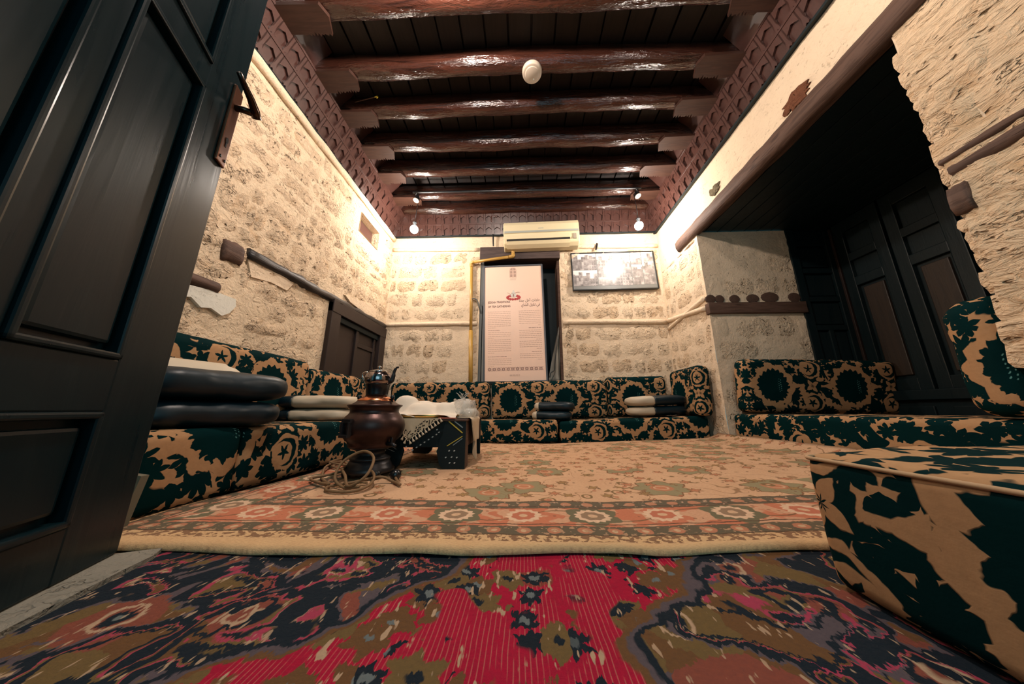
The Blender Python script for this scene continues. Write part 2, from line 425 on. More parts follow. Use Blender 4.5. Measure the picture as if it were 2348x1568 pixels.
M_SHEETG = plain('grey_tarpaulin', (0.26, 0.24, 0.20), 0.6, 0.3, 0.2, 5)
M_INK = plain('grey_printing_ink', (0.20, 0.13, 0.11), 0.8, 0.1)
M_INKL = plain('faded_printing_ink', (0.42, 0.29, 0.235), 0.8, 0.1)
M_INKP = plain('brown_printing_ink', (0.30, 0.19, 0.165), 0.8, 0.1)
M_RED = plain('red_printing_ink', (0.42, 0.06, 0.06), 0.6, 0.2)
M_PAPER = plain('pink_printed_sheet', (0.78, 0.545, 0.42), 0.42, 0.4)

def rug_beige():
    m = M('beige_floral_rug', 0.95, 0.1)
    p = m.coord('Object'); X, Y, Z = m.xyz(p)
    nn = m.nt.nodes.new('ShaderNodeSeparateColor'); m.nt.links.new(m.noise(p, 22, 3, color=True), nn.inputs[0])
    a, b = S(m.nt, nn.outputs[0])-0.5, S(m.nt, nn.outputs[1])-0.5
    slow = (m.noise(p, 1.6, 1)-0.5)*0.10
    x = X+a*0.018; y = Y+b*0.018
    dn = y-0.81+slow*0.25; dl = x+1.27
    d = dn.mn(dl); sel = (dl-dn).step(0, 0.01)          # 1 on the near border
    s = x*sel+y*(1-sel)
    w = 0.003
    # field
    v1 = m.voro(m.vec(x, y*0.8), 11.5); v2 = m.voro(m.vec(x*1.0+3.3, y*0.9), 21)
    col = m.mix(m.noise(p, 5, 3), (0.50, 0.29, 0.165), (0.62, 0.40, 0.245))
    def lobed(scale, rad, lob, n, ofs):
        vn = m.nt.nodes.new('ShaderNodeTexVoronoi'); vn.inputs['Scale'].default_value = scale; vn.inputs['Randomness'].default_value = 0.7
        m.nt.links.new(m.vec(x+ofs, y+ofs), vn.inputs['Vector']); px, py, _ = m.xyz(vn.outputs['Position']); cc = m.nt.nodes.new('ShaderNodeSeparateColor'); m.nt.links.new(vn.outputs['Color'], cc.inputs[0])
        dx = (x+ofs)-px; dy = (y+ofs)-py; rr = length(dx, dy); tt = dy.m('ARCTAN2', dx)+S(m.nt, cc.outputs[0])*6.0
        return rr-(rad+(tt*(n/(2*pi))).tri(0.5)*lob), S(m.nt, cc.outputs[1]), rr
    sg, sr, srr = lobed(2.6, 0.085, 0.075, 7, 0.4); pr = sr.step(0.3, 0.01)
    col = m.mix(sg.below(0.0, 0.004)*pr, col, (0.25, 0.215, 0.12)); col = m.mix(sg.abs().below(0.004, 0.003)*pr, col, (0.20, 0.10, 0.05))
    col = m.mix(srr.below(0.045, 0.01)*pr, col, (0.44, 0.17, 0.09)); col = m.mix(band(srr, 0.022, 0.030, 0.006)*pr, col, (0.55, 0.36, 0.22))
    mg, mr, mrr = lobed(8.5, 0.012, 0.034, 6, 2.3)
    col = m.mix(mg.abs().below(0.0035, 0.003)*mr.step(0.25, 0.01), col, (0.17, 0.09, 0.045)); col = m.mix(mg.below(-0.004, 0.004)*mr.step(0.25, 0.01), col, m.mix(mr.step(0.6, 0.01), (0.30, 0.18, 0.075), (0.42, 0.17, 0.09)))
    col = m.mix(band(v1, 0.20, 0.30, 0.02)*m.noise(p, 7, 1).step(0.50, 0.03), col, (0.19, 0.12, 0.055))
    col = m.mix(v1.below(0.12, 0.02)*0.8, col, (0.36, 0.12, 0.065))
    col = m.mix(v2.below(0.14, 0.02)*m.noise(p, 9, 1).step(0.50, 0.03), col, (0.17, 0.10, 0.06))
    vine = (m.noise(m.vec(x, y), 5.0, 1, 0.5, 1.0)-0.5).abs().below(0.005, 0.004)
    col = m.mix(vine*0.8, col, (0.22, 0.12, 0.06))
    # inner grey band 0.30 - 0.37, main orange band, outer grey band
    sp = m.noise(m.vec(s, d), 52, 2)
    fr = length(s.wrap(0.075), d-0.335)
    g1 = m.mix(fr.below(0.02, w), (0.105, 0.09, 0.06), (0.42, 0.19, 0.11)); g1 = m.mix(sp.step(0.62, 0.02), g1, (0.42, 0.27, 0.18))
    fr2 = length(s.wrap(0.085), d-0.108)
    g2 = m.mix(fr2.below(0.021, w), (0.10, 0.085, 0.055), (0.40, 0.16, 0.09)); g2 = m.mix(fr2.below(0.009, w), g2, (0.5, 0.34, 0.2))
    g2 = m.mix(sp.step(0.60, 0.02), g2, (0.36, 0.22, 0.13))
    main = m.mix(m.noise(m.vec(s, d), 12, 2, 0.5, 1.0).step(0.53, 0.03), (0.46, 0.155, 0.085), (0.52, 0.29, 0.175))
    dv = d-0.228
    vine2 = (dv-(s*(2*pi/0.44)).sin()*0.045).abs().below(0.004, w); main = m.mix(vine2*0.8, main, (0.12, 0.08, 0.04))
    rx = s.wrap(0.22); rr = length(rx, dv); ra = dv.m('ARCTAN2', rx)
    par = (s.wrap(0.44).abs()-0.11).step(0, 0.002)       # alternate rosettes
    leaf = rr.below(0.070+(ra*(6/(2*pi))).tri(0.5)*0.05, w); main = m.mix(leaf*par, main, (0.13, 0.12, 0.07))
    pet = rr.below(0.050+(ra*(14/(2*pi))).tri(0.5)*0.020, w); main = m.mix(pet, main, (0.62, 0.42, 0.28))
    main = m.mix(rr.below(0.034+(ra*(8/(2*pi))).tri(0.5)*0.010, w)*0.9, main, m.mix(par, (0.42, 0.11, 0.06), (0.20, 0.13, 0.08)))
    main = m.mix(rr.below(0.014, w), main, (0.55, 0.36, 0.22))
    main = m.mix(m.voro(m.vec(s, d), 28).below(0.16, 0.03)*(1-pet)*0.7, main, (0.20, 0.09, 0.05))
    edge = m.mix(m.noise(p, 16, 2), (0.50, 0.31, 0.155), (0.60, 0.40, 0.21))
    thin = m.mix(sp.step(0.50, 0.03), edge, (0.20, 0.11, 0.06))
    col = m.mix(band(d, 0.298, 0.372, w), col, g1)
    col = m.mix(d.below(0.300, w), col, main)
    for q in (0.154, 0.298, 0.372, 0.136, 0.316): col = m.mix((d-q).abs().below(0.0028, 0.002), col, (0.075, 0.045, 0.03))
    col = m.mix(d.below(0.138, w), col, g2)
    col = m.mix(d.below(0.078, w), col, thin); col = m.mix((d-0.078).abs().below(0.003, 0.002), col, (0.08, 0.05, 0.03))
    col = m.mix(d.below(0.036, w), col, edge)
    col = m.mix((m.noise(m.coord('Object', (30, 180, 1)), 3, 2)-0.45).mx(0)*1.6, col, (0.20, 0.11, 0.065))
    m.color(col); m.bump(m.noise(p, 160, 2)*0.5+m.noise(p, 12, 2)*0.5, 0.5, 0.006)
    return m.m

def rug_red():
    m = M('crimson_floral_rug', 0.95, 0.08)
    p = m.coord('Object'); X, Y, _ = m.xyz(p)
    j1 = m.noise(m.coord('Object', (150, 34, 1)), 1.0, 2)-0.5
    nn = m.nt.nodes.new('ShaderNodeSeparateColor'); m.nt.links.new(m.noise(p, 13, 3, color=True), nn.inputs[0])
    a, b = S(m.nt, nn.outputs[0])-0.5, S(m.nt, nn.outputs[1])-0.5
    x = X+a*0.05+j1*0.004; y = Y+b*0.05+j1*0.030
    q = m.vec(x, y)
    NAVY = (0.006, 0.013, 0.019); BRN = (0.125, 0.060, 0.022); OLV = (0.135, 0.085, 0.03); MAU = (0.085, 0.065, 0.072)
    CRM = (0.40, 0.27, 0.17); RED = (0.34, 0.004, 0.024); RST = (0.20, 0.055, 0.035)
    sl = m.noise(m.coord('Object', (1, 1, 1)), 9, 2)-0.5
    lb = (y*1.15-0.975+sl*0.18).mn(-0.165+sl*0.1); rb = (y*0.92-0.325+sl*0.14).mx(0.17)
    lobes = (y*26).sin()*0.018+(x*31).sin()*0.014
    dl = (lb-x)+lobes; dr = (x-rb)+lobes; dd = dl.mx(dr)                     # > 0 inside the dense clusters
    # crimson field with cream pinstripes
    st = (X+sl*0.006).wrap(0.0082).abs().below(0.0008, 0.0006)*m.noise(m.coord('Object', (5, 2.2, 1)), 2.2, 2).step(0.45, 0.05)
    st = st*m.noise(m.coord('Object', (140, 16, 1)), 1.0, 1).step(0.36, 0.08)
    red = m.mix(m.noise(p, 7, 2), (0.27, 0.004, 0.022), (0.40, 0.006, 0.036)); c = m.mix(st*0.55, red, (0.46, 0.16, 0.12))
    # scattered blossoms on the field
    vn = m.nt.nodes.new('ShaderNodeTexVoronoi'); vn.inputs['Scale'].default_value = 14; m.nt.links.new(q, vn.inputs['Vector']); px, py, _ = m.xyz(vn.outputs['Position'])
    vdx = x-px; vdy = y-py; v = length(vdx, vdy)*14+((vdy.m('ARCTAN2', vdx)*(6/(2*pi))).tri(0.5)-0.25)*-0.45; pres = m.noise(m.vec(X, Y), 5.5, 2).step(0.47, 0.02)
    vc = m.nt.nodes.new('ShaderNodeSeparateColor'); m.nt.links.new(vn.outputs['Color'], vc.inputs[0]); rnd = S(m.nt, vc.outputs[0]); rnd2 = S(m.nt, vc.outputs[1])
    c = m.mix(v.below(0.52, 0.04)*pres*rnd.step(0.35, 0.02), c, m.mix(rnd2.step(0.5), BRN, OLV))
    c = m.mix(v.below(0.34, 0.03)*pres*rnd.below(0.5, 0.02), c, NAVY)
    c = m.mix((length(vdx, vdy)*14).below(0.13, 0.03)*pres, c, m.mix(rnd2.step(0.5), (0.12, 0.14, 0.14), NAVY))
    c = m.mix(m.noise(m.coord('Object', (60, 17, 1)), 1.1, 2).step(0.635, 0.03)*pres, c, CRM)
    # dense clusters
    nb = m.noise(q, 6.2, 2, 0.5, 0.9); cellv = m.voro(q, 10.5); cs = m.nt.nodes.new('ShaderNodeSeparateColor')
    m.nt.links.new(m.voro(q, 10.5, out='Color'), cs.inputs[0]); k = S(m.nt, cs.outputs[0])
    cl = m.mix(k.step(0.45, 0.02), BRN, OLV); cl = m.mix(k.step(0.75, 0.02), cl, RST); cl = m.mix(k.below(0.16, 0.02), cl, MAU)
    cl = m.mix(cellv.below(0.22, 0.03), cl, NAVY); cl = m.mix(cellv.below(0.10, 0.03), cl, (0.13, 0.15, 0.14))
    cl = m.mix(band(cellv, 0.28, 0.36, 0.03)*k.step(0.55, 0.02), cl, CRM)
    cl = m.mix((nb-0.5).abs().below(0.040, 0.006), cl, NAVY)
    cl = m.mix(((nb-0.5)-0.052).abs().below(0.012, 0.005), cl, MAU); cl = m.mix(((nb-0.5)+0.050).abs().below(0.007, 0.004), cl, (0.33, 0.04, 0.075))
    cl = m.mix((nb-0.40).abs().below(0.020, 0.005), cl, NAVY)
    cl = m.mix(m.noise(m.coord('Object', (70, 20, 1)), 1.0, 2).step(0.645, 0.03)*0.85, cl, CRM)
    # outline of the clusters: mauve, navy
    c = m.mix(dd.step(-0.030, 0.006), c, BRN); c = m.mix(dd.step(-0.012, 0.005), c, MAU); c = m.mix(dd.step(0.006, 0.005), c, NAVY); c = m.mix(dd.step(0.026, 0.005), c, cl)
    # flank of the rug next to the stone sill is greyer
    c = m.mix(m.noise(m.coord('Object', (120, 120, 1)), 1, 2)*0.35, c, (0.03, 0.025, 0.03))
    m.color(c); m.bump(m.noise(p, 120, 3)*0.6+m.noise(m.coord('Object', (100, 25, 1)), 1, 2)*0.4, 0.7, 0.006)
    return m.m

def zf(x): return 0.045*max(0.0, x-0.3)      # the old floor rises towards the bay

# ------------------------------------------------------------------ floor
def grid(name, x0, x1, y0, y1, nx, ny, zfn, mat, parent=None, thick=0.0, edge=None):
    v = []; f = []
    for j in range(ny+1):
        for i in range(nx+1):
            x = x0+(x1-x0)*i/nx; y = y0+(y1-y0)*j/ny
            if edge: x, y = edge(x, y, i/nx, j/ny)
            v.append((x, y, zfn(x, y)))
    for j in range(ny):
        for i in range(nx): a = j*(nx+1)+i; f.append((a, a+1, a+nx+2, a+nx+1))
    if thick:
        b = len(v); v += [(x, y, z-thick) for x, y, z in v]
        ring = [i for i in range(nx+1)]+[j*(nx+1)+nx for j in range(1, ny+1)]+[ny*(nx+1)+i for i in range(nx-1, -1, -1)]+[j*(nx+1) for j in range(ny-1, 0, -1)]
        for k in range(len(ring)): p, q = ring[k], ring[(k+1) % len(ring)]; f.append((p, b+p, b+q, q))
    return mesh_obj(name, v, f, mat, parent, True)
floor = empty_struct('floor')
struct(grid('floor_slab', -2.0, 3.5, -1.2, 4.1, 30, 10, lambda x, y: zf(x)-0.03, M_FLOOR)); bpy.data.objects['floor_slab'].parent = floor
del bpy.data.objects['floor_slab']['kind']

def nz(x, y, z, s): return noise.noise(Vector((x*s, y*s, z*s)))
rr_ = grid('rug', -1.12, 1.35, -0.75, 1.05, 60, 40, lambda x, y: zf(x)-0.006+0.003*nz(x, y, 0, 5), rug_red(), None, 0.012)
tag(rr_, 'crimson pile rug with navy and olive flowers in the foreground', 'rug')
def bz(x, y):
    e = max(0, 1-(y-0.81)/0.10)
    z = zf(x)+0.010+0.004*nz(x, y, 1, 4)+0.006*e*max(0, nz(x, 0, 4, 6))
    if x > 1.72: z += 0.045*min(1, (x-1.72)/0.16)**2
    return z
def bedge(x, y, a, b):
    y = y+(1-b)**6*(0.008*sin(x*4.2+0.5)+0.006*sin(x*13)+0.016*x)-b*max(0, x-0.38)*0.07
    x = x+(1-a)**8*(0.04*sin(y*5)) if a < 0.2 else x
    return x, y
br_ = grid('rug', -1.185, 1.88, 0.80, 3.10, 110, 70, bz, rug_beige(), None, 0.012, bedge)
tag(br_, 'large beige and orange floral rug between the sofas with a rosette border', 'rug')

# stone sill under the open door
PD = Vector((-0.979, 0.761)); ANG = R(23.5); DU = Vector((-sin(ANG), cos(ANG))); DN = Vector((DU.y, -DU.x))
def dp(t, n): q = PD-DU*t+DN*n; return (q.x, q.y)
sb = MB(); sb.prism([dp(0.0, -0.12), dp(0.30, -0.12), dp(1.05, -0.12), dp(1.05, 0.030), dp(0.55, 0.042), dp(0.28, 0.052), dp(0.10, 0.078), dp(0.045, 0.088), dp(0.0, 0.080)][::-1], -0.03, 0.004)
sb.build('door_sill', M_SILL, floor)

# ------------------------------------------------------------------ walls
def wall_panel(name, fn, u0, u1, z0, z1, mat, holes=(), step=0.07, amp=0.006, parent=None):
    us = {u0, u1}; zs = {z0, z1}
    for h in holes: us |= {h[0], h[1]}; zs |= {h[2], h[3]}
    def fill(st):
        st = sorted(st); o = []
        for a, b in zip(st, st[1:]):
            n = max(1, int(round((b-a)/step))); o += [a+(b-a)*k/n for k in range(n)]
        return o+[st[-1]]
    U = fill(us); Z = fill(zs); V = []; F = []
    idx = {}
    for j, z in enumerate(Z):
        for i, u in enumerate(U):
            d = amp*noise.noise(Vector((u*6, z*6, 3.3)))+amp*0.6*noise.noise(Vector((u*15, z*15, 1.3)))
            idx[i, j] = len(V); V.append(fn(u, z, d))
    def inhole(u, z): return any(h[0] < u < h[1] and h[2] < z < h[3] for h in holes)
    for j in range(len(Z)-1):
        for i in range(len(U)-1):
            if not inhole((U[i]+U[i+1])/2, (Z[j]+Z[j+1])/2): F.append((idx[i, j], idx[i+1, j], idx[i+1, j+1], idx[i, j+1]))
    for (a, b, c, d, dep) in holes:
        if dep <= 0: continue
        k = len(V); V += [fn(a, c, 0.01), fn(b, c, 0.01), fn(b, d, 0.01), fn(a, d, 0.01), fn(a, c, -dep), fn(b, c, -dep), fn(b, d, -dep), fn(a, d, -dep)]
        F += [(k, k+1, k+5, k+4), (k+1, k+2, k+6, k+5), (k+2, k+3, k+7, k+6), (k+3, k, k+4, k+7), (k+4, k+5, k+6, k+7)]
    o = mesh_obj(name, V, F, mat, parent, False); o['kind'] = 'structure'; return o
fn_back = lambda u, z, d: (u, 3.70-d, z)
fn_left = lambda u, z, d: (-1.85+d, u, z)
fn_right = lambda u, z, d: (1.90-d, u, z)
wall_back = wall_panel('wall_back', fn_back, -1.9, 1.95, -0.1, 3.35, M_PLAST, [(-0.575, 0.522, 0.66, 2.40, 0.34)])
wall_left = wall_panel('wall_left', fn_left, -0.5, 3.75, -0.1, 3.35, M_RUBP, [(2.86, 3.28, 2.33, 2.57, 0.16), (2.57, 3.64, 0.30, 1.36, 0.08)])
wall_right = wall_panel('wall_right', fn_right, -0.5, 3.75, -0.1, 3.35, M_PLAST, [(1.16, 2.87, -0.1, 2.20, 0.0)])
wall_panel('rough_face', lambda u, z, d: (1.893-d, u, z), -0.5, 1.15, -0.05, 2.21, M_STREAK, (), 0.04, 0.018, wall_right)
del bpy.data.objects['rough_face']['kind']
wall_alcove = wall_panel('wall_alcove', lambda u, z, d: (u, 2.87-d, z), 1.90, 2.84, -0.1, 2.22, M_PLAST)
nw = wall_panel('wall_alcove', lambda u, z, d: (u, 1.16+d, z), 1.90, 3.40, -0.1, 2.22, M_PLAST)

# stones: a few shared shapes, each stone its own object
def stone_mesh(seed, mat, rough=0.10, nx=5, nzs=4):
    rnd = random.Random(seed); V = []; F = []
    jit = [(rnd.uniform(-0.05, 0.05), rnd.uniform(-0.06, 0.06)) for _ in range(4)]
    for j in range(nzs+1):
        for i in range(nx+1):
            a, b = i/nx, j/nzs
            ex = min(i, nx-i) == 0; ez = min(j, nzs-j) == 0
            x = a-0.5; z = b-0.5
            w = [(1-a)*(1-b), a*(1-b), a*b, (1-a)*b]
            x += sum(w[k]*jit[k][0] for k in range(4)); z += sum(w[k]*jit[k][1] for k in range(4))
            if ex: x += rnd.uniform(-0.025, 0.025)
            if ez: z += rnd.uniform(-0.03, 0.03)
            if ex and ez: x *= 0.93; z *= 0.92
            d = -0.25 if (ex or ez) else 0.45+rnd.uniform(-0.55, 0.55)
            V.append((x, -d, z))
    for j in range(nzs):
        for i in range(nx): p = j*(nx+1)+i; F.append((p, p+1, p+nx+2, p+nx+1))
    me = bpy.data.meshes.new('stone'); me.from_pydata(V, [], F); me.polygons.foreach_set('use_smooth', [True]*len(F)); me.materials.append(mat)
    return me
SM = {}
for key, mt in (('a', M_STONE), ('b', M_STONE2), ('r', M_RUBBLE), ('s', M_STREAK), ('p', M_PLAST)):
    SM[key] = [stone_mesh(k*7+ord(key), mt) for k in range(7)]
def put_stone(parent, fn, rz, u, z, w, h, key, proud=0.016, name='stone'):
    o = bpy.data.objects.new(name, random.choice(SM[key])); COL.objects.link(o); o.parent = parent
    o.location = fn(u, z, 0.0); o.rotation_euler = (0, 0, rz); o.scale = (w, proud, h)
    return o
def courses(parent, fn, rz, u0, u1, zlist, w, keys, excl=(), jitter=0.25, gap=0.022, proud=0.016, limit=290, vjit=0.0):
    n = 0
    for z0, z1 in zip(zlist, zlist[1:]):
        u = u0+random.uniform(-0.1, 0.0)
        while u < u1:
            ww = w*random.uniform(1-jitter*1.6, 1+jitter*1.8); c = u+ww/2; zz = (z0+z1)/2+random.uniform(-vjit, vjit); hh = (z1-z0)-gap+random.uniform(-vjit, vjit)
            lo, hi = max(u, u0), min(u+ww, u1)
            if hi-lo > 0.06:
                c = (lo+hi)/2; www = hi-lo
                if not any(c+www/2 > e[0] and c-www/2 < e[1] and zz+hh/2 > e[2] and zz-hh/2 < e[3] for e in excl) and n < limit:
                    put_stone(parent, fn, rz, c, zz, www-gap, hh, random.choice(keys), proud*random.uniform(0.7, 1.25)); n += 1
            u += ww
zl = [0.1, 0.33, 0.56, 0.78, 0.99, 1.21, 1.425]
zu = [1.50, 1.70, 1.92, 2.12, 2.33, 2.53]
EXB = [(-0.74, 0.56, 0, 2.75)]
for zz in (zl, zu): courses(wall_back, fn_back, 0, -1.84, -0.73, zz, 0.27, 'aab', EXB, 0.28, 0.014, 0.026); courses(wall_back, fn_back, 0, 0.56, 1.89, zz, 0.29, 'aab', EXB, 0.28, 0.014, 0.026)
courses(wall_back, fn_back, 0, -1.84, -0.73, [2.61, 2.77], 0.35, 'p'); courses(wall_back, fn_back, 0, 0.56, 1.89, [2.61, 2.77], 0.35, 'p')
# narrow stones at the sides of the window opening
for s0, s1 in ((-0.72, -0.585), (0.53, 0.64)):
    z = 0.7
    while z < 2.4:
        h = random.uniform(0.12, 0.24); put_stone(wall_back, fn_back, 0, (s0+s1)/2, z+h/2, (s1-s0), h-0.015, random.choice('ab'), 0.016); z += h
zs_ = [0.50]
while zs_[-1] < 2.6: zs_.append(zs_[-1]+random.uniform(0.11, 0.22))
courses(wall_left, fn_left, pi/2, 0.75, 3.68, zs_, 0.22, 'rrr', [(2.52, 3.70, 0.2, 1.43), (2.82, 3.32, 2.27, 2.60), (1.36, 1.70, 0.88, 1.06)], 0.5, 0.006, 0.024, 280, 0.03)
courses(wall_right, fn_right, -pi/2, 2.89, 3.69, zl, 0.24, 'aab', (), 0.3, 0.022, 0.014, 60, 0.01)
courses(wall_right, fn_right, -pi/2, 2.89, 3.69, zu[:4]+[2.17], 0.24, 'aab', (), 0.3, 0.022, 0.014, 60, 0.01)
courses(wall_right, fn_right, -pi/2, 0.2, 1.14, [0.5, 0.72, 0.93, 1.13, 1.30], 0.34, 's', (), 0.45, 0.0, 0.036, 40, 0.02)
courses(wall_right, fn_right, -pi/2, 0.2, 1.14, [1.47, 1.66, 1.90, 2.08, 2.19], 0.38, 's', (), 0.45, 0.0, 0.036, 40, 0.02)
fn_alc = lambda u, z, d: (u, 2.87-d, z)
courses(wall_alcove, fn_alc, 0, 1.91, 2.84, [0.1, 0.34, 0.58, 0.80, 1.02, 1.27], 0.30, 'aap', (), 0.3, 0.02, 0.014)
courses(wall_alcove, fn_alc, 0, 1.91, 2.84, [1.47, 1.70, 1.94, 2.17], 0.30, 'aap', (), 0.3, 0.02, 0.014)
# ragged edge stones of the near jamb
z = 0.5
while z < 2.1:
    h = random.uniform(0.06, 0.14); put_stone(wall_right, fn_right, -pi/2, 1.09+random.uniform(0, 0.02), z+h/2, 0.17, h+0.01, 's', 0.02); z += h

def rough_bar(name, p0, p1, w, h, mat, parent, seed=0, n=16, amp=0.25, sides=8):
    """irregular timber from p0 to p1"""
    p0, p1 = Vector(p0), Vector(p1); t = (p1-p0).normalized(); zax = Vector((0, 0, 1)); s = t.cross(zax).normalized(); u_ = s.cross(t)
    V = []; F = []
    for i in range(n+1):
        c = p0.lerp(p1, i/n)
        for k in range(sides):
            a = 2*pi*(k+0.5)/sides; cx, cz = cos(a), sin(a); q = max(abs(cx), abs(cz)); rr = 1/q**0.55
            r_ = 1+amp*noise.noise(Vector((i*0.45+seed*9, k*0.9, seed)))
            V.append(c+s*(cx*rr*w/2*r_)+u_*(cz*rr*h/2*r_))
    for i in range(n):
        for k in range(sides): j = (k+1) % sides; F.append((i*sides+k, i*sides+j, (i+1)*sides+j, (i+1)*sides+k))
    F.append(tuple(range(sides-1, -1, -1))); F.append(tuple(range(n*sides, n*sides+sides)))
    return mesh_obj(name, V, F, mat, parent, True)
# timber courses laid in the walls
rough_bar('timber_course', (-1.84, 3.695, 2.575), (-0.60, 3.695, 2.555), 0.05, 0.055, M_PLAST, wall_back, 1)
rough_bar('timber_course', (0.56, 3.695, 2.575), (1.88, 3.695, 2.56), 0.05, 0.06, M_PLAST, wall_back, 2)
rough_bar('timber_course', (-1.84, 3.695, 1.455), (-0.60, 3.695, 1.465), 0.06, 0.06, M_PLAST, wall_back, 3)
rough_bar('timber_course', (0.54, 3.695, 1.47), (1.88, 3.695, 1.46), 0.06, 0.065, M_PLAST, wall_back, 4)
rough_bar('timber_course', (1.895, 3.68, 1.47), (1.895, 2.90, 1.36), 0.06, 0.055, M_PLAST, wall_right, 5)
rough_bar('timber_course', (1.895, 3.68, 1.36), (1.895, 2.90, 1.47), 0.05, 0.05, M_PLAST, wall_right, 15)
rough_bar('timber_course', (1.90, 1.14, 1.36), (1.90, 0.2, 1.40), 0.05, 0.06, M_BAND, wall_right, 6, amp=0.4)
rough_bar('timber_course', (1.90, 1.16, 1.42), (1.90, 0.4, 1.46), 0.04, 0.035, M_BAND, wall_right, 16, amp=0.5)
rough_bar('timber_block', (1.885, 1.11, 1.22), (1.885, 1.165, 1.22), 0.04, 0.13, M_BAND, wall_right, 7, 4)
MB().box(1.885, 2.84, 2.835, 2.90, 1.285, 1.40, ch=0.006).build('timber_shelf', M_BANDX, wall_alcove, True)
for k, (u, w, h) in enumerate([(1.93, 0.10, 0.09), (2.02, 0.09, 0.085), (2.17, 0.10, 0.085), (2.35, 0.12, 0.09), (2.52, 0.17, 0.11), (2.76, 0.12, 0.10)]):
    o = MB().lathe([(0.5, -0.5), (0.5, 0.4), (0.42, 0.5)], 12).build('joist_end', M_BANDX if k != 3 else M_BAND, wall_alcove, True)
    o.location = (u, 2.868, 1.402+h/2); o.rotation_euler = (pi/2, 0, 0); o.scale = (w, h, 0.022)
# dark pole let into the left wall, block and plaster patches
rough_bar('embedded_pole', (-1.835, 1.69, 1.365), (-1.835, 3.66, 1.42), 0.055, 0.075, M_POLE, wall_left, 8, 34, 0.5)
rough_bar('timber_block', (-1.84, 1.54, 1.31), (-1.84, 1.66, 1.325), 0.04, 0.13, M_BAND, wall_left, 9, 6, 0.4)
rough_bar('timber_block', (-1.84, 1.20, 1.045), (-1.84, 1.565, 1.055), 0.05, 0.065, M_BAND, wall_left, 10, 6, 0.15)
def patch(name, pts, fn, th, mat, parent):
    b = MB(); n = len(pts)
    b.v = [fn(u, z, 0) for u, z in pts]+[fn(u, z, th) for u, z in pts]
    b.f = [tuple(range(n, 2*n)), tuple(range(n-1, -1, -1))]+[(i, (i+1) % n, n+(i+1) % n, n+i) for i in range(n)]
    return b.build(name, mat, parent)
patch('plaster_patch', [(1.15, 1.0), (1.40, 1.01), (1.55, 1.03), (1.68, 1.03), (1.69, 0.985), (1.66, 0.93), (1.62, 0.90), (1.55, 0.925), (1.50, 0.91), (1.44, 0.95), (1.38, 0.93), (1.30, 0.95), (1.15, 0.93)], fn_left, 0.020, M_WHITE, wall_left)
patch('plaster_patch', [(2.75, 1.50), (3.0, 1.54), (3.25, 1.60), (3.38, 1.56), (3.40, 1.48), (3.30, 1.44), (3.1, 1.44), (2.85, 1.46)], fn_left, 0.022, M_PLAST, wall_left)
patch('plaster_patch', [(1.70, 1.33), (1.85, 1.34), (2.0, 1.345), (2.1, 1.33), (2.05, 1.25), (1.90, 1.25), (1.75, 1.22)], fn_left, 0.015, M_PLAST, wall_left)
# cove of plaster under the left cornice
rough_bar('timber_course', (-1.835, 0.5, 2.715), (-1.835, 3.68, 2.735), 0.06, 0.075, M_BAND if False else M_PLAST, wall_left, 11, 40, 0.3)
for k, (y, z, s) in enumerate([(1.63, 2.425, 0.085), (2.50, 2.44, 0.065)]):       # broken plaster showing brown core
    pts = [(y+s*1.15*cos(a)*(1+0.9*nz(a*2.3, k+.5, 0, 2)), z+s*0.75*sin(a)*(1+0.9*nz(a*2.3, k+.5, 0, 2))) for a in [2*pi*i/26 for i in range(26)]]
    patch('broken_plaster', pts, fn_right, 0.009, stone('rusty_rubble_core%d' % k, (0.16, 0.062, 0.032) if k == 0 else (0.16, 0.13, 0.08), (0.06, 0.02, 0.01), pits=2.0, bumpd=0.05), wall_right)

# ------------------------------------------------------------------ ceiling
ceiling = empty_struct('ceiling')
MB().box(-2.0, 2.05, -0.5, 3.9, 3.30, 3.34).build('ceiling_deck', M_PLANK, ceiling)
nP = 21; wP = 3.9/nP
for i in range(nP):
    x = -1.95+wP*i; o = MB().box(-wP/2+0.006, wP/2-0.006, -0.45, 3.82, 0, 0.03, ch=0.004).build('plank', M_PLANK, ceiling)
    o.location = (x+wP/2, 0, 3.262+random.uniform(-0.004, 0.006)); o.scale.x = random.uniform(0.97, 1.0)
def log_mesh(seed, L, wy, h):
    V = []; F = []; nx, nk = 64, 14
    for i in range(nx+1):
        x = -L/2+L*i/nx
        for k in range(nk):
            a = 2*pi*k/nk; cy, cz = cos(a), sin(a); q = (abs(cy)**3.4+abs(cz)**3.4)**(1/3.4)
            r_ = 1+0.13*noise.noise(Vector((x*1.6+seed*5, cy*1.2, cz*1.2+seed)))+0.07*noise.noise(Vector((x*7+seed*5, cy*2.5, cz*2.5+seed)))
            dy = 0.018*noise.noise(Vector((x*0.8, seed*3.3, 0))); dz = 0.014*noise.noise(Vector((x*0.9, seed*7.3, 4)))
            V.append((x, cy/q*wy/2*r_+dy, cz/q*h/2*r_+dz))
    for i in range(nx):
        for k in range(nk): j = (k+1) % nk; F.append((i*nk+k, (i+1)*nk+k, (i+1)*nk+j, i*nk+j))
    F.append(tuple(range(nk))); F.append(tuple(range(nx*nk+nk-1, nx*nk-1, -1)))
    return V, F
BY = [(0.28, .12), (0.66, .12), (1.03, .12), (1.425, .13), (1.825, .125), (2.155, .12), (2.525, .13), (2.88, .125), (3.275, .125), (3.575, .11)]
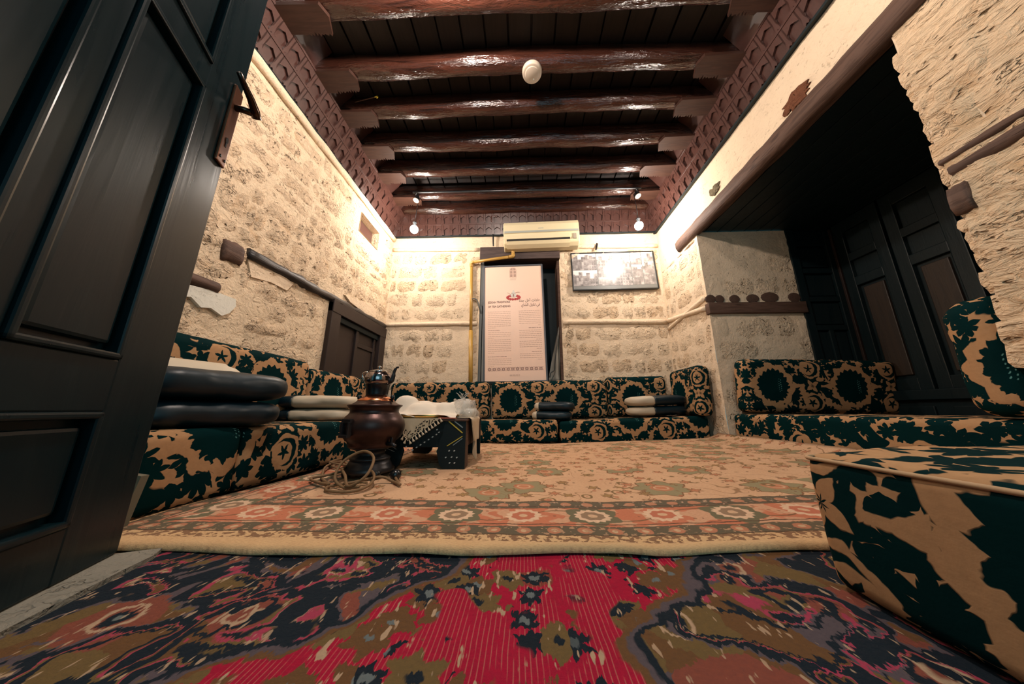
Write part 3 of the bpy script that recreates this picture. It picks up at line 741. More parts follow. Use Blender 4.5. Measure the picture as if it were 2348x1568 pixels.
for n, (y, wy) in enumerate(BY):
    V, F = log_mesh(n+1, 3.62, wy, 0.19)
    b = mesh_obj('beam', V, F, M_BEAM, ceiling, True, (0.03, y, 3.165))
    for sx in (-1, 1):
        if y > 3.4: continue
        rnd = random.Random(n*2+sx); L = rnd.uniform(0.30, 0.38)
        pts = [(0, -wy/2-0.012)]; m_ = 9
        pts.append((L, -wy/2-0.004)); pts.append((L+0.03, 0))
        for k in range(m_*2+1):
            t = 1-k/(m_*2); pts.append((L*(0.40+0.60*t), wy/2+0.002+0.034*abs(sin(k*pi/2.2+n))+rnd.uniform(0, 0.010)))
        pts.append((0, wy/2+0.022))
        if sx > 0: pts = [(-x, yy) for x, yy in pts][::-1]
        pts = [(x-sx*0+(-1.76 if sx < 0 else 1.76), yy) for x, yy in pts]
        o = MB().prism(pts, -0.118, -0.088).build('scalloped_corbel', M_CORB, b)
# boards closing the gaps between beams
for i in range(len(BY)-1):
    y0 = BY[i][0]+BY[i][1]/2-0.02; y1 = BY[i+1][0]-BY[i+1][1]/2+0.02
    for sx in (-1, 1):
        b = MB(); xw = sx*1.80+0.02; xi = sx*(1.62)+0.02; th = 0.02
        v = [(xw, y0, 3.05), (xw, y1, 3.05), (xi, y1-0.02, 3.27), (xi, y0+0.02, 3.27)]
        v += [(x-sx*th, y, z) for x, y, z in v]
        b.add(v, [(0, 1, 2, 3), (7, 6, 5, 4), (0, 4, 5, 1), (1, 5, 6, 2), (2, 6, 7, 3), (3, 7, 4, 0)])
        b.build('infill_board', M_CORN, ceiling)

def fringe(b, L, z0, h, p=0.12, th=0.016, y=-0.034):
    """strip with a row of arched notches along its lower edge; local x along, z up, faces -y"""
    n = int(L/p); p = L/n; tw = p*0.15
    for i in range(n):
        x0 = i*p; nd = h*0.66
        pts = [(x0, h), (x0, 0.012), (x0+tw*0.55, 0.0), (x0+tw, 0.012), (x0+tw*0.85, nd*0.34), (x0+tw*0.5, nd*0.50), (x0+tw*0.9, nd*0.72), (x0+p*0.5, nd), (x0+p-tw*0.9, nd*0.72), (x0+p-tw*0.5, nd*0.50), (x0+p-tw*0.85, nd*0.34), (x0+p-tw, 0.012), (x0+p-tw*0.55, 0.0), (x0+p, 0.012), (x0+p, h)]
        m_ = len(pts); v = [(x, y, z0+z) for x, z in pts]+[(x, y+th, z0+z) for x, z in pts]
        # split in quads between the outline and the top edge so the concave shape is filled correctly
        f = []; k0 = len(v); v += [(x, y, z0+h) for x, z in pts]; 
        for k in range(1, m_-2): f.append((k, k+1, k0+k+1, k0+k))
        for k in range(0, m_-1): f.append((k, m_+k, m_+k+1, k+1))
        b.add(v, f)
def cornice(name, L, loc, rot):
    t = empty_struct(name, loc, rot)
    MB().box(0, L, -0.016, 0.006, 0, 0.335).build('backing_board', M_CORN, t)
    for z0 in (0.004, 0.168):
        b = MB(); fringe(b, L, z0, 0.165); b.box(0, L, -0.040, -0.010, z0+0.150, z0+0.166); b.build('scalloped_strip', M_CORN, t)
    MB().box(0, L, -0.03, 0.012, -0.012, 0.004).build('moulding', M_DARK, t)
    return t
tl = R(23)
# rotation: tilt about local x (top leans into the room), then turn about z
cornice('trim_1', 4.2, (-1.845, -0.5, 2.775), (R(24), 0, pi/2))
cornice('trim_2', 4.2, (1.885, 3.7, 2.765), (R(17), 0, -pi/2))
cornice('trim_3', 3.72, (-1.845, 3.69, 2.775), (R(12), 0, 0))

# lintel beams and soffit over the alcove
rough_bar('lintel_beam', (1.905, 3.22, 2.265), (1.895, 0.1, 2.275), 0.10, 0.160, M_BAND, wall_right, 12, 60, 0.10)
rough_bar('lintel_beam', (2.02, 2.9, 2.29), (2.02, 0.1, 2.29), 0.15, 0.12, M_BAND, wall_right, 13, 30, 0.2)
soff = empty_struct('ceiling_alcove')
MB().box(1.92, 3.5, 1.0, 3.0, 2.36, 2.40).build('alcove_roof', M_DARK, soff)
for i in range(10):
    x = 1.99+0.14*i; MB().box(x, x+0.132, 1.10, 2.95, 2.225, 2.25, ch=0.003).build('plank', M_SCREEN, soff)

# ------------------------------------------------------------------ wooden bay window
bay = empty_struct('window_1')
MB().box(3.36, 3.40, 1.10, 2.92, 0.0, 2.25).build('backing', M_SCREEN, bay)
MB().box(2.84, 3.40, 2.90, 2.93, 0.0, 2.25).build('backing', M_SCREEN, bay)
# side face: frame with rails like a ladder
def bar(name, x0, x1, y0, y1, z0, z1, mat=M_SCREEN, par=bay, ch=0.006): return MB().box(x0, x1, y0, y1, z0, z1, ch=ch).build(name, mat, par, False)
bar('stile', 2.82, 2.90, 2.855, 2.90, 0.1, 2.22); bar('stile', 3.20, 3.27, 2.855, 2.90, 0.1, 2.22)
for z in (0.72, 1.13, 1.43, 1.74, 2.05): bar('rail', 2.88, 3.22, 2.862, 2.90, z-0.025, z+0.03)
for z0, z1 in ((0.76, 1.09), (1.17, 1.39), (1.47, 1.70), (1.79, 2.0)): bar('panel', 2.91, 3.19, 2.878, 2.90, z0, z1)
bar('stile', 3.02, 3.06, 2.862, 2.885, 0.75, 1.12)
# front shutters
X0 = 3.27
MB().box(X0-0.02, X0+0.03, 2.835, 2.87, 0.45, 2.2, ch=0.005).build('stile', M_SDOOR, bay)
def shutter(y0, y1):
    s = bpy.data.objects.new('shutter', None); s.location = (X0, (y0+y1)/2, 0.5); COL.objects.link(s); s.parent = bay
    s['label'] = 'pair of panels in a dark frame' if False else 'panelled wooden shutter leaf'
    w = (y1-y0)/2
    def bb(n, a, b, z0, z1, x0=-0.01, x1=0.035, mt=M_SCREEN): MB().box(x0, x1, a, b, z0, z1, ch=0.006).build(n, mt, s)
    bb('stile', -w, -w+0.085, 0, 1.72); bb('stile', w-0.085, w, 0, 1.72)
    for z0, z1 in ((0, 0.10), (1.02, 1.11), (1.28, 1.36), (1.60, 1.72)): bb('rail', -w+0.08, w-0.08, z0, z1)
    bb('panel', -w+0.115, w-0.115, 0.13, 0.99, 0.008, 0.035, M_PANEL); bb('panel', -w+0.08, w-0.08, 0.09, 1.04, 0.025, 0.04)
    bb('panel', -w+0.08, w-0.08, 1.10, 1.29, 0.022, 0.04); bb('panel', -w+0.08, w-0.08, 1.35, 1.61, 0.022, 0.04)
for y0, y1 in ((2.44, 2.83), (2.03, 2.42), (1.62, 2.01), (1.21, 1.60)): shutter(y0, y1)
bar('window_sill', 3.20, 3.38, 1.16, 2.87, 0.42, 0.50); bar('apron', 3.24, 3.38, 1.16, 2.87, 0.09, 0.43)
for y in (2.6, 2.2, 1.8, 1.4): bar('apron_panel', 3.225, 3.26, y-0.15, y+0.15, 0.15, 0.37)
# bay floor
MB().box(1.93, 3.40, 1.15, 2.88, 0.0, 0.085).build('bay_floor', M_FLOOR, floor)

# ------------------------------------------------------------------ window opening in the back wall
win = empty_struct('window_2')
MB().box(-0.60, 0.545, 3.99, 4.02, 0.62, 2.45).build('dark_backing', M_DARK, win)
MB().box(-0.585, 0.53, 3.655, 3.98, 2.385, 2.575, ch=0.008).build('lintel', wood('smoky_lintel', (0.022, 0.012, 0.010), (0.075, 0.045, 0.038), 0.6, 'x', 1, 0.5), win)
MB().box(-0.575, -0.53, 3.70, 3.98, 0.68, 2.39).build('jamb', M_GREYD, win); MB().box(0.49, 0.522, 3.72, 3.98, 0.68, 2.39).build('jamb', M_BANDX, win)
MB().box(-0.59, 0.535, 3.64, 3.99, 0.655, 0.69, ch=0.004).build('window_sill', M_DARK, win)
for x in (-0.2, 0.15): MB().box(x-0.02, x+0.02, 3.94, 3.98, 0.69, 2.39).build('mullion', M_DARK, win)

# ------------------------------------------------------------------ small door in the left wall
d3 = empty_struct('door_2')
def lb(name, y0, y1, z0, z1, x0, x1, mat=M_SDOOR, ch=0.005): return MB().box(x0, x1, y0, y1, z0, z1, ch=ch).build(name, mat, d3)
lb('frame', 2.56, 2.70, 0.30, 1.36, -1.86, -1.805); lb('frame', 3.52, 3.66, 0.30, 1.38, -1.86, -1.805); lb('frame', 2.56, 3.66, 1.26, 1.385, -1.86, -1.80)
lb('panel', 2.70, 3.52, 0.30, 1.26, -1.90, -1.87); lb('stile', 3.06, 3.11, 0.3, 1.25, -1.885, -1.845); lb('rail', 2.72, 3.52, 1.20, 1.255, -1.88, -1.83, M_DARK)
lb('rail', 3.12, 3.46, 1.03, 1.08, -1.88, -1.85); lb('stile', 3.45, 3.49, 0.3, 1.2, -1.88, -1.845); lb('stile', 2.72, 2.76, 0.3, 1.2, -1.88, -1.85, M_DARK)
lb('panel', 3.12, 3.44, 0.3, 1.02, -1.875, -1.862)
# red-brown board inside the niche at the top of the left wall
MB().box(-2.0, -1.93, 2.88, 3.27, 2.34, 2.56).build('niche_board', M_CORN, wall_left)

# ------------------------------------------------------------------ big open door
door = bpy.data.objects.new('door_1', None); COL.objects.link(door); door['kind'] = 'structure'
door.location = (PD.x, PD.y, 0.006); door.rotation_euler = (0, 0, math.atan2(-DU.y, -DU.x))   # local x: from free edge to hinge; local +y faces the room?
# check the side: room side normal is DN
lx_ = Vector((-DU.x, -DU.y)); ly_ = Vector((-lx_.y, lx_.x)); SG = 1 if ly_.dot(DN) > 0 else -1
def dbox(name, t0, t1, z0, z1, d0, d1, mat=M_DOOR, ch=0.004, par=None):
    a, b = sorted((SG*d0, SG*d1)); return MB().box(t0, t1, a, b, z0, z1, ch=ch).build(name, mat, par or door)
H_ = 2.35; D0, D1 = -0.045, 0.0
dbox('core', 0.02, 0.90, 0.02, H_-0.02, -0.036, -0.022, ch=0)
dbox('stile', 0.0, 0.155, 0, H_, D0, D1); dbox('stile', 0.375, 0.435, 0.45, H_, D0, D1-0.002); dbox('stile', 0.76, 0.90, 0, H_, D0, D1)
for z0, z1 in ((0, 0.105), (0.33, 0.445), (1.25, 1.335), (2.2, H_)): dbox('rail', 0.15, 0.77, z0, z1, D0, D1-0.001)
def dpanel(t0, t1, z0, z1):
    p = dbox('panel', t0+0.026, t1-0.026, z0+0.03, z1-0.03, -0.030, -0.006, ch=0.008)
    b = MB(); w = 0.014
    for (a0, a1, c0, c1) in ((t0, t0+w, z0, z1), (t1-w, t1, z0, z1), (t0, t1, z0, z0+w), (t0, t1, z1-w, z1)):
        y0, y1 = sorted((SG*-0.024, SG*0.006)); b.box(a0, a1, y0, y1, c0, c1, ch=0.0045)
    b.build('moulding', M_DOOR, p)
for (t0, t1, z0, z1) in ((0.155, 0.375, 0.445, 1.25), (0.435, 0.76, 0.445, 1.25), (0.155, 0.76, 0.105, 0.33), (0.155, 0.375, 1.335, 2.2), (0.435, 0.76, 1.335, 2.2)): dpanel(t0, t1, z0, z1)
# lock plate and lever handle
pl = MB(); a, b_ = sorted((SG*0.0, SG*0.009)); pl.box(0.006, 0.052, a, b_, 1.10, 1.40, ch=0.004)
plate = pl.build('lock_plate', plain('brown_lock_plate', (0.16, 0.065, 0.035), 0.3, 0.5, 0.2, 10, Metallic=0.7), door); plate['label'] = 'brown metal lock plate with keyhole'
kh = MB(); kh.add([(x*0.007+0.03, SG*0.0105, z*0.011+1.19) for x, z in [(cos(2*pi*i/12), sin(2*pi*i/12)) for i in range(12)]], [tuple(range(12))]); kh.box(0.027, 0.033, *sorted((SG*0.008, SG*0.0105)), 1.165, 1.185); kh.build('keyhole', M_BLACK, plate)
sc_ = MB(); 
for t in (0.016, 0.04): sc_.box(t-0.003, t+0.003, *sorted((SG*0.008, SG*0.0115)), 1.118, 1.126, ch=0.001)
sc_.build('screw', M_BLACKM, plate)
hb = MB(); hb.tube([(0.03, SG*0.0, 1.325), (0.028, SG*0.03, 1.328), (0.022, SG*0.055, 1.33)], 0.011, 12); 
hb.tube([(0.012, SG*0.060, 1.322), (0.030, SG*0.060, 1.334), (0.060, SG*0.057, 1.348), (0.095, SG*0.050, 1.362), (0.125, SG*0.046, 1.372)], [0.014, 0.0135, 0.011, 0.009, 0.007], 12)
hd = hb.build('door_handle', plain('dark_bronze_handle', (0.05, 0.03, 0.02), 0.22, 0.6, 0, 1, Metallic=0.85), door, True)

# ------------------------------------------------------------------ sofas
G_SEAT = None
PIPE = plain('tan_piping', (0.42, 0.27, 0.15), 0.7, 0.2)
def seat(c, l, label, along, rot=(0, 0, 0), uo=0.0, vo=0.0, seed=1, front=-1, r=0.035, puff=0.006, piping=None, wr=0.005):
    return cushion('seat_cushion', c, l, r, M_FAB, label, 'cushion', None, None, along, rot, puff, uo, vo, None, wr, front, seed, piping)
VS = 0.03    # cloth offset so the medallion row sits at the top edge of the seats
seat((-1.515, 1.09, 0.004), (0.63, 0.36, 0.265), 'low floral floor-seat block at the near end of the left wall sofa', 'y', uo=0.14, vo=VS+0.29, front=1, seed=1)
seat((-1.515, 1.735, 0.004), (0.63, 0.925, 0.258), 'left wall floor seat beside the samovar, second from the open door', 'y', uo=0.14, vo=VS+0.29, front=1, seed=2)
seat((-1.515, 2.662, 0.004), (0.63, 0.91, 0.252), 'left wall floor seat nearest the back corner, under the small brown door', 'y', uo=0.14, vo=VS+0.29, front=1, seed=3)
seat((-0.410, 3.40, 0.004), (1.55, 0.56, 0.228), 'back wall floor seat below the tall pink information board', 'x', (0, R(-0.6), 0), uo=0.18, vo=VS+0.30, seed=4)
seat((1.125, 3.34, 0.018), (1.46, 0.56, 0.235), 'back wall floor seat below the framed photographs', 'x', (0, R(-2.3), R(-3.6)), uo=0.2, vo=VS+0.30, seed=5)
seat((2.40, 2.02, 0.087), (0.92, 1.66, 0.215), 'long floral floor seat inside the bay alcove', 'y', uo=0.1, vo=VS+0.10, front=-1, seed=6)
seat((1.02, 0.045, 0.028), (0.85, 1.27, 0.245), 'large floral floor seat cut off at the lower right, nearest the camera', 'y', (0, R(-2.6), 0), uo=0.335, vo=VS+0.42, front=-1, seed=7, r=0.028, piping=PIPE, wr=0.006)
def back(c, l, label, along, rot, uo, vo, seed, front=-1, r=0.05): 
    return cushion('back_cushion', c, l, r, M_FAB, label, 'cushion', None, None, along, rot, 0.006, uo, vo, None, 0.006, front, seed)
back((-1.735, 1.47, 0.272), (0.15, 1.55, 0.44), 'long floral back cushion along the left wall nearest the open door', 'y', (0, R(-3), 0), 0.10, -0.21+0.0, 11, 1)
back((-1.735, 2.86, 0.266), (0.15, 1.20, 0.40), 'floral back cushion along the left wall under the small brown door', 'y', (0, R(-3), 0), 0.10, -0.21, 12, 1)
back((-1.00, 3.585, 0.242), (1.22, 0.14, 0.425), 'back wall floral cushion left of the information board, behind the cloth-covered tray', 'x', (R(3), R(-0.5), 0), 0.12, -0.215, 13)
back((0.315, 3.585, 0.245), (1.375, 0.14, 0.435), 'back wall floral cushion directly under the information board', 'x', (R(3), R(-0.8), 0), 0.14, -0.215, 14)
back((1.35, 3.58, 0.275), (0.70, 0.14, 0.45), 'short back wall floral cushion under the framed photographs', 'x', (R(3), R(-1.2), 0), 0.02, -0.215, 15)
back((1.785, 3.23, 0.285), (0.15, 0.56, 0.49), 'floral cushion leaning on the right wall in the back corner', 'y', (0, R(2), 0), 0.0, -0.22, 16, -1)
back((2.62, 2.755, 0.312), (1.30, 0.16, 0.47), 'floral back cushion at the far end of the bay, against the stone reveal', 'x', (R(4), R(1.0), 0), 0.44, -0.24, 17)
back((2.50, 1.265, 0.312), (1.18, 0.19, 0.50), 'floral back cushion at the near end of the bay, rounded end towards the room', 'x', (0, 0, 0), 0.1, -0.2, 18, -1, 0.07)

# ------------------------------------------------------------------ paired arm pillows
def pillow(loc, rot, l, split, label, seed, group=None, order='n'):
    """soft bar pillow; local x long axis; parts by cover colour. split: list of (x0, x1, material, name) in -0.5..0.5"""
    t = thing('arm_pillow', label, 'pillow', loc, rot, group)
    lx, ly, lz = l; n = 40; k = 20
    def ring(xx):
        u = 2*xx; e = max(0.0, 1-abs(u)**6)**0.40
        return e
    for (a, b, mat, nm) in split:
        V = []; F = []; m_ = max(6, int(n*(b-a)))
        for i in range(m_+1):
            xx = a+(b-a)*i/m_; e = ring(max(-0.4999, min(0.4999, xx)))
            for j in range(k):
                an = 2*pi*j/k; cy, cz = cos(an), sin(an)
                q = (abs(cy)**3.4+abs(cz)**3.0)**(1/3.2)
                w = 1+0.05*noise.noise(Vector((xx*5+seed, cy*1.4, cz*1.4+seed)))+0.025*noise.noise(Vector((xx*16+seed, cy*4, cz*4)))
                V.append((xx*lx, cy/q*ly/2*e*w, max(-lz/2, cz/q*lz/2*e*w)+lz/2))
        for i in range(m_):
            for j in range(k): jj = (j+1) % k; F.append((i*k+j, (i+1)*k+j, (i+1)*k+jj, i*k+jj))
        F.append(tuple(range(k))); F.append(tuple(range(m_*k+k-1, m_*k-1, -1)))
        mesh_obj(nm, V, F, mat, t, True)
    return t
# near pair on the left sofa
pillow((-1.36, 1.22, 0.268), (0, 0, R(72)), (0.50, 0.34, 0.112), [(-0.5, 0.5, M_NAVY, 'cover')], 'large dark teal pillow on the left sofa beside the door, lower of its pair', 1)
t = pillow((-1.36, 1.225, 0.378), (0, 0, R(74)), (0.53, 0.35, 0.128), [(-0.5, 0.5, M_NAVY, 'cover')], 'large dark teal pillow on the left sofa beside the door, upper of its pair', 2)
cw = MB()
# cream top patch of the upper near pillow
V = []; F = []
for i in range(13):
    for j in range(7):
        x = -0.24+0.36*i/12; y = 0.0+0.15*j/6; e = max(0, 1-abs(2*x/0.53)**6)**0.40; yy = min(0.99, abs(y/(0.175*max(e, .01)))); q = (1-yy**3.3)**(1/3.1)
        ed = min(1, i/2, (12-i)/2, j/1.5+0.0, (6-j)/1.0+0.6); V.append((x, y, 0.064+(0.064*e*q)*1.05+0.002+0.040*ed))
for i in range(12):
    for j in range(6): a = i*7+j; F.append((a, a+7, a+8, a+1))
mesh_obj('cream_panel', V, F, M_CREAM, t, True)
# second pair on the left sofa, behind the samovar
SPB = [(-0.5, -0.22, M_NAVY, 'navy_end'), (-0.22, 0.5, M_CREAM, 'cream_cover')]
pillow((-1.485, 2.12, 0.262), (0, 0, R(4)), (0.52, 0.30, 0.088), SPB, 'cream arm pillow with dark end behind the samovar, lower of its pair', 3)
pillow((-1.475, 2.12, 0.350), (0, 0, R(6)), (0.54, 0.30, 0.092), SPB, 'cream arm pillow with dark end behind the samovar, upper of its pair', 4)
SPC = [(-0.5, -0.34, M_CREAM, 'cream_end'), (-0.34, 0.5, M_NAVY, 'dark_cover')]
pillow((0.32, 3.30, 0.232), (0, 0, R(-14)), (0.44, 0.26, 0.10), SPC, 'dark teal arm pillow in the middle of the back sofa, lower of its pair', 5)
pillow((0.35, 3.31, 0.330), (0, 0, R(-18)), (0.44, 0.26, 0.10), SPC, 'dark teal arm pillow in the middle of the back sofa, upper of its pair', 6)
SPD = [(-0.5, -0.12, M_CREAM, 'cream_end'), (-0.12, 0.5, M_NAVY, 'dark_cover')]
pillow((1.42, 3.25, 0.284), (0, R(-2), R(2)), (0.60, 0.30, 0.098), SPD, 'arm pillow with long cream end in the right back corner, lower of its pair', 7)
pillow((1.42, 3.24, 0.386), (0, R(-2), R(5)), (0.62, 0.30, 0.105), SPD, 'arm pillow with long cream end in the right back corner, upper of its pair', 8)

# grey board propped at the near end of the left sofa
bd = MB(); bd.add([(-1.30, 0.900, 0), (-1.17, 0.890, 0), (-1.17, 0.915, 0), (-1.30, 0.92, 0), (-1.32, 0.92, 0.16), (-1.155, 0.905, 0.145), (-1.155, 0.925, 0.145), (-1.32, 0.935, 0.16)],
    [(0, 1, 2, 3), (4, 7, 6, 5), (0, 4, 5, 1), (1, 5, 6, 2), (2, 6, 7, 3), (3, 7, 4, 0)])
tag(bd.build('end_board', M_BOARDS), 'small grey-olive board propped against the near end of the left sofa', 'board')

# ------------------------------------------------------------------ samovar with teapot
SX, SY = -0.795, 1.578
sam = thing('samovar', 'dark bronze pot-bellied samovar with copper collar on the rug before the table', 'samovar', (SX, SY, 0.014))
MB().lathe([(0.105, 0.018), (0.120, 0.022), (0.122, 0.034), (0.112, 0.046), (0.104, 0.060), (0.094, 0.078)], 40).build('foot', M_BRONZED, sam, True)
MB().lathe([(0.094, 0.078), (0.098, 0.084), (0.092, 0.090), (0.070, 0.100), (0.066, 0.115), (0.076, 0.126), (0.100, 0.134), (0.108, 0.140)], 40).build('pedestal', M_BRONZED, sam, True)
MB().lathe([(0.100, 0.136), (0.112, 0.142), (0.114, 0.152), (0.116, 0.165), (0.130, 0.178), (0.146, 0.198), (0.156, 0.224), (0.158, 0.248), (0.152, 0.272), (0.140, 0.292), (0.126, 0.306), (0.120, 0.316), (0.122, 0.330), (0.130, 0.342), (0.134, 0.346)], 56).build('body', M_BRONZE, sam, True)
MB().lathe([(0.122, 0.336), (0.136, 0.346), (0.137, 0.352), (0.118, 0.356), (0.104, 0.364), (0.092, 0.374)], 48).build('rim', M_BRONZE, sam, True)
MB().lathe([(0.094, 0.368), (0.092, 0.378), (0.080, 0.388), (0.064, 0.396), (0.050, 0.398)], 40).build('copper_collar', M_COPPER, sam, True)
for i in range(4):
    a = pi/4+i*pi/2; b = MB(); b.lathe([(0.0, -0.022), (0.012, -0.019), (0.021, -0.010), (0.024, 0.0), (0.021, 0.010), (0.012, 0.019), (0.0, 0.022)], 16, cap=False)
    o = b.build('ball_foot', M_BLACK, sam, True); o.location = (0.105*cos(a), 0.105*sin(a), 0.020)
# handle blocks on the belly
for a in (R(-112), R(68)):
    b = MB(); b.box(-0.032, 0.032, -0.010, 0.008, 0.262, 0.284, ch=0.004); b.box(-0.030, -0.018, -0.016, 0.006, 0.205, 0.270, ch=0.003); b.box(0.018, 0.030, -0.016, 0.006, 0.205, 0.270, ch=0.003); b.box(-0.030, 0.030, -0.020, 0.002, 0.196, 0.210, ch=0.003)
    o = b.build('handle', M_BRONZED, sam); o.location = (0.156*cos(a), 0.156*sin(a), 0); o.rotation_euler = (0, 0, a+pi/2)
for a, r in ((R(195), 0.085), (R(-8), 0.095)):
    b = MB(); b.tube([(0, 0, 0.36), (0.0, 0, 0.385), (0.004, 0, 0.392)], [0.004, 0.004, 0.004], 8); b.lathe([(0.002, 0.384), (0.010, 0.388), (0.012, 0.400), (0.007, 0.410), (0.0, 0.411)], 12, cap=False)
    o = b.build('lid_knob', M_BLACK, sam, True); o.location = (r*cos(a), r*sin(a), -0.006)
# tap at the base of the belly
b = MB(); b.tube([(0.0, 0, 0.16), (0.05, 0, 0.158), (0.07, 0, 0.15)], [0.010, 0.009, 0.008], 10); b.box(0.03, 0.045, -0.004, 0.004, 0.165, 0.19, ch=0.002)
o = b.build('tap', M_BRONZED, sam, True); o.rotation_euler = (0, 0, R(-25)); o.location = (0.105*cos(R(-25)), 0.105*sin(R(-25)), 0)

tp = thing('teapot', 'small steel teapot with curved spout standing on top of the samovar', 'teapot', (SX, SY, 0.414))
MB().lathe([(0.052, -0.002), (0.056, 0.004), (0.056, 0.012), (0.058, 0.035), (0.062, 0.060), (0.064, 0.064)], 32).build('stand', M_BLACK, tp, True)
TZ = 0.064
MB().lathe([(0.060, 0.062), (0.066, 0.066), (0.070, 0.078), (0.071, 0.095), (0.067, 0.112), (0.058, 0.125), (0.046, 0.132)], 36).build('body', plain('dark_polished_steel', (0.30, 0.26, 0.26), 0.12, 0.5, Metallic=1.0), tp, True)
ld = MB().lathe([(0.050, 0.129), (0.052, 0.133), (0.040, 0.139), (0.018, 0.142), (0.006, 0.146), (0.005, 0.152)], 28).build('lid', M_STEEL, tp, True)
MB().lathe([(0.0, 0.150), (0.009, 0.153), (0.010, 0.160), (0.005, 0.166), (0.0, 0.167)], 14, cap=False).build('knob', M_STEEL, ld, True)
MB().tube(spline([(0.058, 0, 0.072), (0.080, 0, 0.085), (0.086, 0, 0.110), (0.090, 0, 0.135), (0.100, 0, 0.152), (0.112, 0, 0.156)], 5), [0.013]*6+[0.011]*6+[0.008]*7+[0.0055]*7, 12).build('spout', M_BRONZED, tp, True)
MB().tube(spline([(-0.060, 0, 0.118), (-0.078, 0, 0.132), (-0.096, 0, 0.124), (-0.098, 0, 0.105), (-0.084, 0, 0.086), (-0.068, 0, 0.078)], 6), 0.0055, 10).build('handle', M_STEEL, tp, True)
tp.rotation_euler = (0, 0, R(-6))

# braided flex on the rug
zc = 0.020
cpts = [(-0.80, 1.76, zc), (-1.02, 1.76, zc+0.01), (-1.13, 1.78, zc+0.02), (-1.10, 1.86, zc+0.01), (-0.98, 1.74, zc+0.005), (-0.83, 1.60, zc+0.03), (-0.69, 1.42, zc+0.03), (-0.655, 1.31, zc+0.01), (-0.70, 1.25, zc), (-0.80, 1.262, zc), (-0.835, 1.33, zc), (-0.76, 1.375, zc+0.006), (-0.66, 1.42, zc+0.02), (-0.60, 1.425, zc), (-0.545, 1.37, zc), (-0.565, 1.40, zc), (-0.60, 1.45, zc+0.01)]
c2 = [(-0.86, 1.70, zc), (-0.90, 1.60, zc+0.03), (-0.86, 1.45, zc+0.05), (-0.79, 1.36, zc+0.035), (-0.73, 1.29, zc+0.01), (-0.665, 1.30, zc+0.05), (-0.675, 1.37, zc+0.11), (-0.76, 1.43, zc+0.13), (-0.83, 1.40, zc+0.09), (-0.83, 1.35, zc+0.03), (-0.76, 1.31, zc), (-0.68, 1.28, zc+0.012)]
c3 = [(-1.17, 1.95, zc), (-1.10, 1.70, zc+0.015), (-1.00, 1.52, zc), (-0.92, 1.42, zc), (-0.84, 1.33, zc+0.01), (-0.90, 1.36, zc+0.006), (-1.00, 1.44, zc+0.006), (-0.96, 1.50, zc+0.01), (-0.90, 1.60, zc+0.02), (-0.93, 1.74, zc+0.01), (-1.05, 1.72, zc), (-1.18, 1.85, zc+0.01), (-1.19, 1.98, zc+0.01)]
cord = thing('power_cord', 'loops of brown braided cord lying on the rug in front of the samovar', 'cord', (0, 0, 0))
for c in (cpts, c2, c3): MB().tube(spline(c, 8), 0.0062, 8).build('cord_loop', M_CORD, cord, True)
b = MB(); b.lathe([(0.0, -0.026), (0.014, -0.023), (0.024, -0.012), (0.027, 0.0), (0.024, 0.012), (0.014, 0.023), (0.0, 0.026)], 20, cap=False); b.box(-0.028, 0.0, -0.006, 0.006, -0.006, 0.008, ch=0.002)
o = b.build('plug', M_BLACK, cord, True); o.location = (-0.612, 1.475, 0.038)

# ------------------------------------------------------------------ low table
TX0, TX1, TY0, TY1, TH = -0.86, -0.335, 1.755, 2.38, 0.276
tb = thing('low_table', 'low dark wooden table with white and yellow inlay beside the samovar', 'table', (0, 0, 0.014))
def tbx(name, x0, x1, y0, y1, z0, z1, mat=M_DARK, ch=0.004, par=tb): return MB().box(x0, x1, y0, y1, z0, z1, ch=ch).build(name, mat, par)
tbx('tabletop', TX0-0.008, TX1+0.008, TY0-0.008, TY1+0.008, TH-0.014, TH, plain('brown_table_wood', (0.085, 0.042, 0.028), 0.45, 0.4, 0.3, 6))
ap = tbx('front_apron', TX0+0.02, TX1-0.02, TY0+0.006, TY0+0.024, 0.115, TH-0.014)
tbx('back_apron', TX0+0.02, TX1-0.02, TY1-0.03, TY1-0.01, 0.115, TH-0.014)
for x in (TX0+0.004, TX1-0.018): tbx('side_apron', x, x+0.014, TY0+0.02, TY1-0.02, 0.115, TH-0.014, M_BANDX)
def leg(x_out, sgn, y0, y1, mat=M_DARK):
    pts = [(x_out, TH-0.014), (x_out, 0), (x_out-sgn*0.125, 0), (x_out-sgn*0.145, 0.02), (x_out-sgn*0.165, 0.095), (x_out-sgn*0.155, 0.118), (x_out-sgn*0.12, TH-0.014)]
    if sgn > 0: pts = pts[::-1]
    n = len(pts); b = MB(); b.add([(x, y0, z) for x, z in pts]+[(x, y1, z) for x, z in pts], [tuple(range(n)), tuple(range(2*n-1, n-1, -1))]+[(i, n+i, n+(i+1) % n, (i+1) % n) for i in range(n)])
    return b.build('leg', mat, tb)
l1 = leg(TX1, 1, TY0-0.002, TY0+0.020); l2 = leg(TX0, -1, TY0-0.002, TY0+0.020); leg(TX1, 1, TY1-0.022, TY1); leg(TX0, -1, TY1-0.022, TY1)
for x in (TX1-0.012, TX0): tbx('side_board', x, x+0.012, TY0+0.018, TY0+0.10, 0, TH-0.014, M_BANDX)
tbx('stretcher', -0.62, -0.50, TY0+0.30, TY0+0.33, 0.10, 0.125)
M_INW = plain('bone_inlay', (0.42, 0.44, 0.42), 0.4); M_INY = plain('yellow_inlay', (0.50, 0.38, 0.05), 0.4); M_ING = plain('grey_inlay', (0.20, 0.24, 0.25), 0.4)
